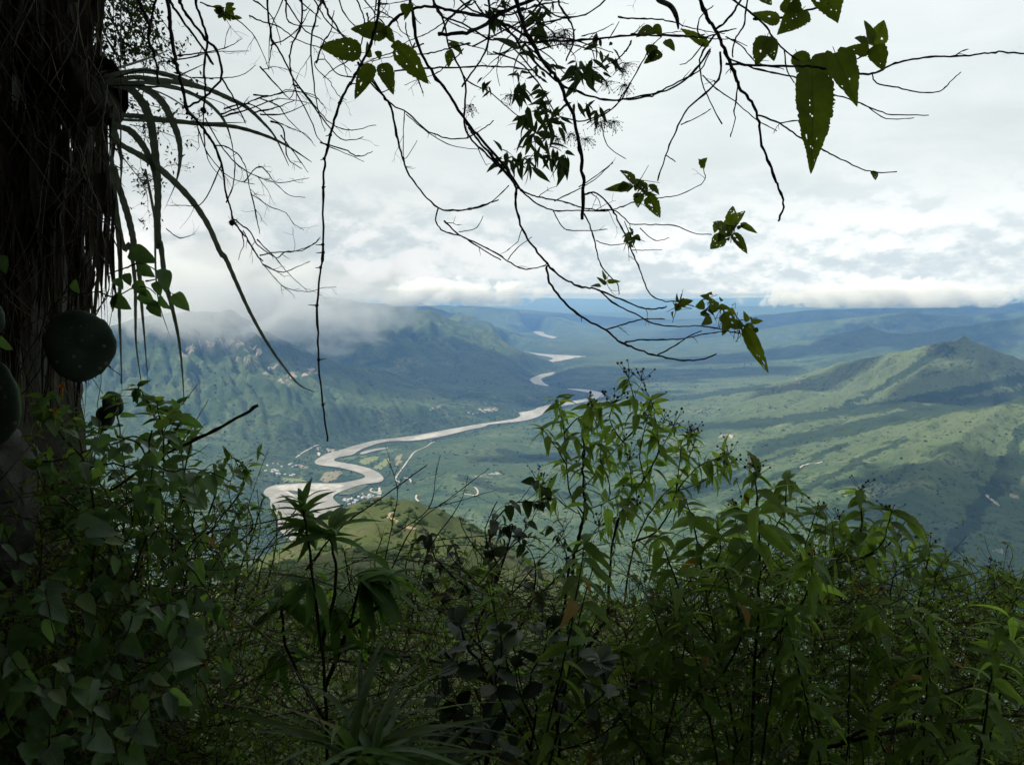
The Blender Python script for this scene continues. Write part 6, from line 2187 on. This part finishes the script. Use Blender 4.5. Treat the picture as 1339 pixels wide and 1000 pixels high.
LOWLAB = [('broad dark leaves low down under the slender shrub beside the bare forked stems', 700, 800), ('low drooping-leaved shrub under the shrub topped by orange flowers', 960, 860), ('low shrub with pale young tips under the two budding spires', 1080, 880),
          ('low leafy shrub filling the bottom right corner', 1270, 900), ('low shrub at the bottom edge below the orange-tipped shrub', 1190, 880), ('low dark-leaved shrub at the bottom edge right of the leathery shrub', 860, 870)]
for lab, cx, cyy in LOWLAB:
    st = []
    for k in range(6):
        x0 = cx + rl.uniform(-25, 25)
        x1 = cx + rl.uniform(-85, 85)
        y1 = cyy + rl.uniform(-95, 30)
        st.append(S((x0, 1080), ((x0 * 2 + x1) / 3 + rl.uniform(-12, 12), (1080 * 2 + y1) / 3), ((x0 + 2 * x1) / 3, (1080 + 2 * y1) / 3 + rl.uniform(-10, 10)), (x1, y1), w=(2.2, .9)))
    leafy_shrub('low_shrub', lab, 'shrub', st, rl.uniform(2.3, 2.7), random.Random(int(cx)), kind='daisy', L=42, per=17, start=.1, mats=(m_daisy_dk, m_daisy_dk, m_daisy), droop=.5, hang=.4, twigs=2.5, tlen=.15, cap=260)

# leathery round-leaved shrub, bottom centre
leafy_shrub('leathery_shrub', 'dark shrub with stiff rounded grey-backed leaves at the bottom centre', 'shrub', [
    S(*zM((620, 1150), (640, 950), (560, 830), (500, 700), (430, 600), (400, 520)), w=(3.2, 1.6)), S(*zM((640, 950), (660, 800), (640, 700), (690, 600), (700, 520))), S(*zM((600, 900), (480, 850), (390, 800), (330, 760))),
    S(*zM((700, 1150), (740, 950), (730, 800), (760, 700), (860, 640)), w=(3.4, 1.6)), S(*zM((560, 830), (520, 720), (540, 620), (540, 540))), S(*zM((740, 900), (840, 800), (900, 740), (880, 640))), S(*zM((650, 850), (600, 740), (590, 640))),
    S(*zM((740, 950), (880, 900), (980, 800), (1010, 720))), S(*zM((500, 700), (430, 690), (380, 640))), S(*zM((730, 760), (800, 640), (800, 560))), S(*zM((520, 1150), (460, 980), (400, 900), (350, 860))), S(*zM((640, 1000), (560, 940), (500, 880)))],
    2.3, random.Random(37), kind='round', mats=(m_leather,), L=33, Lvar=.3, per=15, start=.3, droop=.1, twigs=3.0, tlen=.10, stem_mat=m_twig, hang=-.1, depth=.2, leafn=6, pairs=2, wide=1.0)

# dark, half-withered bush standing right of the knoll
leafy_shrub('withered_bush', 'dark half-withered bush with bare twigs right of the grassy knoll', 'bush', [
    S((640, 930), (625, 830), (610, 760), (590, 705), w=(2.0, 1)), S((622, 820), (650, 750), (640, 700), (668, 660), (712, 656)), S((640, 900), (690, 800), (700, 740), (680, 700)), S((612, 770), (570, 730), (560, 700)), S((650, 870), (580, 790), (560, 750)), S((650, 760), (670, 690), (662, 690)),
    S((690, 790), (740, 740), (730, 700))],
    3.0, random.Random(38), kind='ovate', mats=(m_leather, m_whorl), L=20, per=9, start=.3, droop=.5, twigs=9, tlen=.16, stem_mat=m_twig, hang=.5, leafn=5)

# broad-leaved rosettes left of centre
def rosette_shrub():
    rng = random.Random(41)
    D = 2.4
    root = empty('broad_leaf_shrub', P(440, 900, D), 'shrub with whorls of long broad leaves in front of the gravel bar', 'shrub')
    stems = [[(430, 1050), (425, 900), (415, 800), (405, 720), (398, 668)], [(425, 900), (455, 820), (470, 765)], [(420, 850), (440, 760), (432, 705)], [(430, 950), (380, 860), (368, 790)], [(455, 820), (500, 790), (510, 760)]]
    for st in stems:
        mb = MB()
        twiggy(mb, path3(st, D, D - .05, rng), px2m(3.0, D), px2m(2.0, D), rng, 0, sides=7)
        mb.build('stem', m_stem, root)
    heads = [((396, 668), 50, 16, .9), ((408, 684), 62, 12, .5), ((432, 700), 70, 14, .3), ((470, 760), 100, 15, -.15), ((402, 700), 62, 10, 0), ((368, 785), 70, 12, -.1), ((510, 755), 60, 10, .2), ((440, 800), 85, 12, -.3), ((405, 760), 80, 12, -.2), ((480, 850), 80, 10, -.3), ((375, 850), 70, 10, -.3)]
    for (x, y), L, n, upb in heads:
        c = P(x, y, D + rng.uniform(-.08, .08))
        for i in range(n):
            a = 2 * pi * i / n + rng.gauss(0, .25)
            el = upb + rng.uniform(-.45, .75)
            if x == 470:
                d = Vector((abs(cos(a)) * .8 + .25, sin(a) * .5, el - .35))
            else:
                d = Vector((cos(a), sin(a) * .9, el))
            add_leaf(root, c + Vector((0, 0, rng.uniform(-.02, .02))), d, px2m(L * rng.uniform(.6, 1.1), D), 'lance', m_broad, Vector((0, -.2, 1)), rng.gauss(0, .3), rng, n=9, droop=.5, wide=.85 if L < 60 else 1.1)


rosette_shrub()


# heart-leaved climber covering the bank at lower left
def climber():
    rng = random.Random(42)
    D = 2.1
    root = empty('climbing_vine', P(150, 900, D), 'thick climber with heart-shaped leaves covering the lower left bank', 'climber')
    stems = []
    for k in range(26):
        x, y = rng.uniform(-20, 250), rng.uniform(560, 980)
        ang = rng.uniform(-.6, 2.4)
        pts = [(x, y)]
        for i in range(6):
            ang += rng.gauss(0, .35)
            pts.append((pts[-1][0] + cos(ang) * 28, pts[-1][1] + sin(ang) * 28))
        stems.append(pts)
    cnt = 0
    over = LeafMass()
    for st in stems:
        mb = MB()
        Dm = 1.75 + rng.uniform(0, .5) + .0005 * st[0][0]
        q, _, _ = twiggy(mb, path3(st, Dm, Dm - .05, rng), px2m(1.5, D), px2m(.9, D), rng, 0, sides=5)
        mb.build('stem', m_stem, root)
        for i in range(1, len(q), 2):
            for sgn in (-1, 1):
                if rng.random() < .62:
                    d = Vector((rng.gauss(.35, .6), rng.uniform(-.9, .1), rng.uniform(-1.1, .35)))
                    L = px2m(rng.uniform(16, 44) if st[0][1] > 700 else rng.uniform(16, 34), Dm)
                    up = Vector((rng.gauss(.1, .35), -.5, .9))
                    pos = q[i] + Vector((rng.gauss(0, .02), rng.gauss(-.01, .02), rng.gauss(0, .02)))
                    if cnt < 290:
                        add_leaf(root, pos, d, L, rng.choice(('heart', 'ovate', 'ovate')), m_vine, up, rng.gauss(0, .4), rng, n=7, droop=.25, side=2)
                        cnt += 1
                    else:
                        over.leaf(pos, d, L, 'ovate', up, rng.gauss(0, .4), n=5)
    over.build('foliage', m_vine, root)


def pale_climber():
    rng = random.Random(52)
    root = empty('heart_leaf_vine', P(190, 900, 1.6), 'nearest vine at lower left with large pale grey-green heart-shaped leaves', 'vine')
    stems = [[(95, 1040), (120, 960), (130, 900), (150, 860), (175, 800), (160, 740), (130, 700), (100, 680)], [(130, 900), (180, 890), (215, 870), (245, 830), (215, 800), (190, 780)], [(120, 960), (160, 950), (200, 940), (240, 960)], [(175, 800), (230, 790), (262, 850)],
             [(60, 1020), (70, 900), (75, 850), (65, 800), (60, 770)], [(150, 1040), (165, 980), (190, 930), (225, 900)], [(60, 900), (30, 880), (10, 850)]]
    for st in stems:
        mb = MB()
        q, _, _ = twiggy(mb, path3(st, 1.6, 1.62, rng, .004), px2m(1.6, 1.6), px2m(1.0, 1.6), rng, 0, sides=6)
        mb.build('stem', m_stem, root)
        for i in range(2, len(q), 3):
            for sg in (-1, 1):
                if rng.random() < .8:
                    d = Vector((sg * rng.uniform(.2, .9) + .35, rng.uniform(-.6, .1), rng.uniform(-.9, .1)))
                    add_leaf(root, q[i], d, px2m(rng.uniform(18, 44), 1.6), rng.choice(('heart', 'heart', 'ovate')), m_vine_pale if rng.random() < .75 else m_vine, Vector((rng.gauss(.1, .3), -.8, .8)), rng.gauss(0, .45), rng, n=10, droop=.2, side=2)


climber()
pale_climber()

leafy_shrub('bank_bush', 'bright green bush on the left bank below the round cactus pad', 'bush', [
    S((120, 760), (125, 680), (110, 600), (95, 540)), S((150, 760), (165, 660), (160, 590), (150, 520)), S((170, 760), (205, 660), (215, 590), (205, 525)), S((200, 780), (235, 690), (240, 620), (232, 560)), S((210, 560), (190, 520), (180, 505)), S((110, 600), (75, 560), (60, 520)),
    S((120, 680), (70, 640), (50, 600)), S((165, 660), (120, 620), (130, 560)), S((215, 590), (235, 550), (225, 535)), S((130, 780), (90, 700), (60, 680)), S((180, 760), (190, 700), (185, 640))],
    2.35, random.Random(43), kind='ovate', mats=(m_vine, m_daisy), L=24, per=8, start=.1, droop=.3, twigs=8, tlen=.12, hang=.15, cap=300, depth=.25, leafn=6)
leafy_shrub('thin_bush', 'thin bush with red-brown seed heads reaching over the gravel flats at left', 'bush', [
    S((240, 820), (260, 720), (280, 650), (300, 600), (322, 612)), S((262, 720), (240, 640), (250, 580), (256, 560)), S((270, 700), (310, 650), (320, 620)), S((250, 780), (300, 720), (330, 690), (322, 660)), S((230, 780), (225, 700), (245, 640)), S((240, 800), (280, 740), (300, 700), (310, 670))],
    2.5, random.Random(44), kind='daisy', mats=(m_vine, m_daisy_dk), L=22, per=9, start=.1, droop=.4, twigs=8, tlen=.14, hang=.4, cap=260, buds=.2)
leafy_shrub('feathery_bush', 'feathery light green bush of tiny leaves beside the broad-leaved whorls', 'bush', [
    S((300, 850), (310, 760), (330, 700), (345, 650)), S((320, 850), (350, 760), (362, 700), (358, 665)), S((340, 860), (380, 780), (420, 720), (440, 690)), S((500, 880), (500, 800), (490, 740), (500, 700)), S((520, 880), (540, 800), (530, 740), (545, 705)), S((540, 880), (580, 800), (585, 750)),
    S((480, 860), (460, 780), (450, 720)), S((560, 900), (600, 840), (610, 790))],
    3.3, random.Random(45), kind='daisy', mats=(m_daisy, m_broad), L=14, per=5, start=.1, droop=.3, twigs=12, tlen=.2, hang=.1, cap=300, depth=.4, leafn=4, r=(1.2, .5))


# ---- dry twigs, dead stems and the cut stick
def sticks():
    rng = random.Random(46)

    def one(name, label, cat, paths, D, mat, tw=0, tl=.1, D1=None, lev=2, group=None):
        root = empty(name, P(*paths[0][0][0], D), label, cat, group)
        for px, a, b in paths:
            mb = MB()
            twiggy(mb, path3(px, D, D1 or D, rng, .004), px2m(a, D), px2m(b, D), rng, tw, tl, 0, sides=6, level=lev)
            mb.build('stem', mat, root)
        return root
    one('broken_stick', 'straight broken dark stick slanting up towards the river from the left bush', 'stick', [([(120, 655), (165, 628), (200, 602), (250, 578), (300, 552), (337, 530)], 2.2, 2.6)], 2.2, m_twig_brown)
    one('leaning_twig', 'straight thin twig leaning right over the grassy knoll', 'twig', [([(400, 745), (445, 690), (500, 650), (558, 608)], 1.4, .8)], 2.5, m_twig)
    one('dry_weed', 'leafless dry weed with forked twigs in front of the knoll track', 'weed', [
        ([(520, 860), (500, 770), (512, 690), (520, 640), (506, 600)], 1.2, .5), ([(505, 760), (540, 690), (590, 650), (640, 612)], 1.1, .5), ([(512, 700), (560, 665), (570, 620), (576, 595)], .9, .4), ([(540, 800), (560, 720), (600, 660), (612, 622)], 1, .5),
        ([(560, 665), (600, 655), (650, 640)], .8, .4), ([(530, 720), (600, 712), (660, 716), (700, 706)], .7, .4)], 2.8, m_twig_brown, 22, .09)
    one('bare_sapling', 'bare black sapling with many fine upright twigs left of the slender shrub', 'sapling', [
        ([(650, 880), (645, 790), (640, 730), (635, 690), (650, 655)], 1.8, .7), ([(642, 760), (670, 710), (690, 690), (705, 660)], 1.2, .5), ([(640, 740), (610, 700), (600, 675)], 1.1, .5), ([(650, 800), (700, 740), (735, 700), (730, 680)], 1.3, .5),
        ([(645, 780), (600, 740), (575, 700)], 1.1, .5)], 3.0, m_twig, 26, .11)
    one('dead_weed_stalk', 'pair of dead weed stalks in front of the left mountainside', 'weed', [([(200, 590), (225, 545), (245, 520), (258, 502)], .9, .5), ([(230, 590), (250, 560), (262, 540), (273, 522)], .8, .4), ([(250, 580), (262, 560), (270, 553)], .6, .4)], 2.4, m_twig_brown, 40, .012, lev=1)
    one('pale_weed', 'pale upright dry weed stalks standing by the gravel bar', 'weed', [([(325, 760), (322, 700), (328, 650), (352, 585)], 1, .5), ([(330, 740), (340, 690), (336, 640)], .9, .5), ([(322, 700), (300, 650), (310, 600)], .8, .4), ([(300, 720), (280, 660), (318, 610)], .7, .4)], 2.7, m_twig_pale, 16, .07)
    one('fallen_branch', 'pale fallen dead branch lying across the undergrowth at the bottom', 'branch', [([(380, 852), (430, 860), (470, 864), (520, 858), (560, 862), (610, 872)], 2.6, 3.0), ([(520, 858), (545, 868), (585, 880)], 1.6, 1.0)], 2.6, m_twig_pale, 2, .1)
    one('arching_stem', 'long pale dry stem arching down through the dark lower left', 'stem', [([(215, 768), (260, 775), (300, 798), (345, 830), (380, 868), (405, 910), (425, 960)], 1.3, .9)], 2.0, m_twig_pale, 1)
    one('horizontal_cane', 'thin dark cane crossing the lower left from the bottom edge', 'cane', [([(230, 955), (330, 940), (420, 925), (500, 905), (600, 880)], 1.2, .8)], 2.3, m_twig)
    one('crossing_cane', 'dark dry canes leaning up right behind the broad-leaved whorls', 'cane', [([(250, 850), (300, 780), (360, 700), (400, 650)], 1.3, .7), ([(290, 860), (330, 790), (350, 720), (410, 668)], 1.2, .7), ([(240, 700), (310, 690), (380, 675), (450, 660)], 1.5, 1.0), ([(430, 750), (520, 715), (640, 700), (720, 705)], .9, .5)], 2.7, m_twig_brown, 8, .1)
    one('forked_trunk', 'dark forked woody stems rising from the bottom behind the leathery shrub', 'tree', [([(690, 1080), (715, 980), (730, 920), (760, 860), (800, 800)], 6.5, 3), ([(725, 940), (720, 860), (735, 800), (745, 740)], 3.5, 2), ([(760, 860), (840, 850), (920, 810)], 3, 1.5), ([(620, 1080), (640, 960), (620, 900)], 5, 2)], 2.75, m_twig_brown, 2, .12)
    one('grey_bough', 'long grey bough sloping up to the right edge near the bottom', 'branch', [([(990, 1040), (1060, 985), (1150, 960), (1240, 945), (1350, 935)], 4.2, 2.6), ([(1100, 970), (1180, 930), (1260, 900), (1350, 880)], 3.0, 2.0)], 2.5, m_twig_brown, 2, .12)
    # long thin straws over the dark rock, upper left
    for lab, px in [('long pale straw slanting over the dead leaves at upper left', zA((0, 80), (100, 220), (230, 380), (380, 600), (480, 720))), ('second pale straw crossing the dead leaves below the first', zA((0, 450), (130, 620), (220, 760), (300, 860))), ]:
        one('straw', lab, 'straw', [(px, .7, .5)], 2.25, m_twig_pale)


sticks()


# ---- grass tufts
def tuft(label, x, y, D, n, L, rng, lean=.3):
    root = empty('grass_tuft', P(x, y, D), label, 'grass')
    for i in range(n):
        a = rng.uniform(0, 2 * pi)
        o = P(x + rng.gauss(0, 16), y + rng.gauss(0, 8), D + rng.gauss(0, .05))
        d = Vector((cos(a) * .7 + lean, sin(a) * .7 - .1, rng.uniform(.5, 1.3)))
        add_leaf(root, o, d, px2m(L * rng.uniform(.6, 1.2), D), 'blade', m_grass, Vector((0, 0, 1)), rng.gauss(0, .6), rng, name='blade', n=12, droop=rng.choice((.9, 1.3)), wide=2.2, fold=.5, nvar=8)


rg = random.Random(47)
tuft('tuft of long arching grass blades at the bottom left of centre', 470, 1010, 2.0, 75, 190, rg)
tuft('smaller grass tuft under the leathery shrub at the bottom', 560, 1015, 2.1, 34, 120, rg, .5)
tuft('thin grass tuft at the bottom edge under the orange-flowered shrub', 1010, 1010, 2.3, 26, 90, rg, .0)


# ---- small orange blossoms by the cactus
for lab, (x, y) in [('tiny orange blossom just under the round cactus pad', (82, 507)), ('second tiny orange blossom lower left of the first', (73, 541))]:
    mb = MB()
    c = P(x, y, 2.0)
    rq = random.Random(x)
    for k in range(6):
        d = Vector((rq.gauss(0, .5), rq.gauss(-.3, .3), 1)).normalized()
        sd_ = d.cross(Vector((0, 1, 0))).normalized()
        L = px2m(8, 2.0)
        mb.add([c, c + d * L * .6 + sd_ * L * .22, c + d * L, c + d * L * .6 - sd_ * L * .22], [(0, 1, 2, 3)])
    mb.tube([c, c - Vector((.004, 0, .03))], [.0012, .001], 4)
    tag(mb.build('blossom', m_flower), lab, 'flower')


# ================================================================== UNDERGROWTH (what nobody could count)
m_stalk = bark_material('dry_stalk', (0.030, 0.024, 0.015), (0.10, 0.082, 0.055), 40)


def undergrowth():
    rng = random.Random(48)
    lmA, lmB, tw = LeafMass(), LeafMass(), MB()
    top = lambda x: float(np.interp(x, [0, 120, 260, 330, 420, 520, 600, 700, 820, 950, 1100, 1250, 1339], [600, 640, 690, 760, 770, 770, 745, 770, 800, 730, 760, 790, 780]))
    for i in range(8300):
        x = rng.uniform(-40, 1380)
        ty = top(x)
        y = ty + (1060 - ty) * rng.random() ** .85
        if i > 6800:
            x = rng.uniform(800, 1360)
            y = rng.uniform(top(x) - 10, 930)
        D = rng.uniform(2.45, 4.6) if x > 300 else rng.uniform(2.0, 2.9)
        c = P(x, y, D)
        # a small spray: a twig with leaves
        d = Vector((rng.gauss(0, .7), rng.gauss(0, .5), rng.uniform(-.2, 1))).normalized()
        L = rng.uniform(.08, .32)
        pts = [c]
        for k in range(5):
            d = (d + Vector((rng.gauss(0, .3), rng.gauss(0, .25), rng.gauss(0, .25)))).normalized()
            pts.append(pts[-1] + d * L / 5)
        tw.tube(pts, [rng.uniform(.0009, .0022) * (1 - .1 * k) for k in range(6)], 3, False)
        lm = lmA if rng.random() < .5 else lmB
        if rng.random() < .86:
            for _ in range(rng.randint(3, 10)):
                p = pts[rng.randint(1, 5)]
                lm.leaf(p + Vector((rng.gauss(0, .012), rng.gauss(0, .012), rng.gauss(0, .012))), Vector((rng.gauss(0, 1), rng.gauss(0, .8), rng.gauss(-.2, .7))), rng.uniform(.014, .046), rng.choice(('daisy', 'ovate', 'lance')), roll=rng.gauss(0, .5), n=2, var=rng.randrange(3), droop=.4)
    o = lmA.build('undergrowth', m_daisy_dk)
    o['label'] = 'dense tangle of small dark leaves behind the front shrubs'
    o = lmB.build('undergrowth', m_olive)
    o['label'] = 'dense tangle of mixed green leaves filling the bank'
    o = tw.build('undergrowth', m_twig_brown, kind='stuff')
    o['label'] = 'tangle of thin dry twigs woven through the undergrowth'
    # long thin stalks crossing
    st = MB()
    for i in range(900):
        x = rng.uniform(180, 1339)
        ty = top(x)
        y = rng.uniform(ty, 1040)
        D = rng.uniform(2.3, 4.0)
        ang = rng.uniform(0, pi)
        Lp = rng.uniform(60, 220)
        p0, p1 = P(x, y, D), P(x + cos(ang) * Lp, max(y - abs(sin(ang)) * Lp * .6, ty - 25), D + rng.uniform(-.2, .2))
        pm = (p0 + p1) / 2 + Vector((rng.gauss(0, .03), 0, rng.gauss(.02, .03)))
        s = spline([p0, pm, p1], 5)
        st.tube(s, [rng.uniform(.0009, .0024) * (1 - .5 * k / len(s)) for k in range(len(s))], 4, False)
    o = st.build('undergrowth', m_stalk, kind='stuff')
    o['label'] = 'long crossing dry stalks among the shrubs'
    # ground bushes on the slope falling away in front
    lm = LeafMass()
    for i in range(1100):
        y = 6 + 110 * rng.random() ** 1.7
        x = rng.uniform(-.62, .62) * y
        z = float(ground(x, y))
        s = rng.uniform(.25, .8) * (1 + y / 60)
        m_ = rng.randint(26, 40)
        for _ in range(m_):
            d = Vector((rng.gauss(0, 1), rng.gauss(0, 1), rng.gauss(.6, .8))).normalized()
            p = Vector((x, y, z)) + d * s * rng.random() ** .5
            lm.leaf(p, Vector((rng.gauss(0, 1), rng.gauss(0, 1), rng.gauss(0, 1))), s * rng.uniform(.10, .26), 'ovate', n=2, roll=rng.gauss(0, .7), wide=1.1)
    o = lm.build('slope_bushes', m_whorl)
    o['label'] = 'low bushes dotted over the grassy slope below the viewer'


undergrowth()

# ------------------------------------------------------------------ haze: one even volume round everything
def haze_box():
    x, y0, y1, z0, z1 = 110000, -76000, 77000, -880, 40
    vs = [(sx * x, y, z) for z in (z0, z1) for y in (y0, y1) for sx in (-1, 1)]
    fs = [(0, 2, 3, 1), (4, 5, 7, 6), (0, 1, 5, 4), (2, 6, 7, 3), (0, 4, 6, 2), (1, 3, 7, 5)]
    m = bpy.data.materials.new('valley_haze')
    m.use_nodes = True
    N = NT(m.node_tree)
    vol = N.n('ShaderNodeVolumePrincipled', ins={'Color': (0.20, 0.43, 1.0, 1), 'Absorption Color': (0.6, 0.6, 1, 1), 'Density': 4.6e-5, 'Anisotropy': 0.0})
    out = N.n('ShaderNodeOutputMaterial')
    N.link(vol.outputs[0], out.inputs['Volume'])
    o = mesh_obj('haze', vs, fs, m, smooth=False)
    tag(o, kind='stuff', label='pale blue haze filling the whole river valley')
    return o


haze_box()
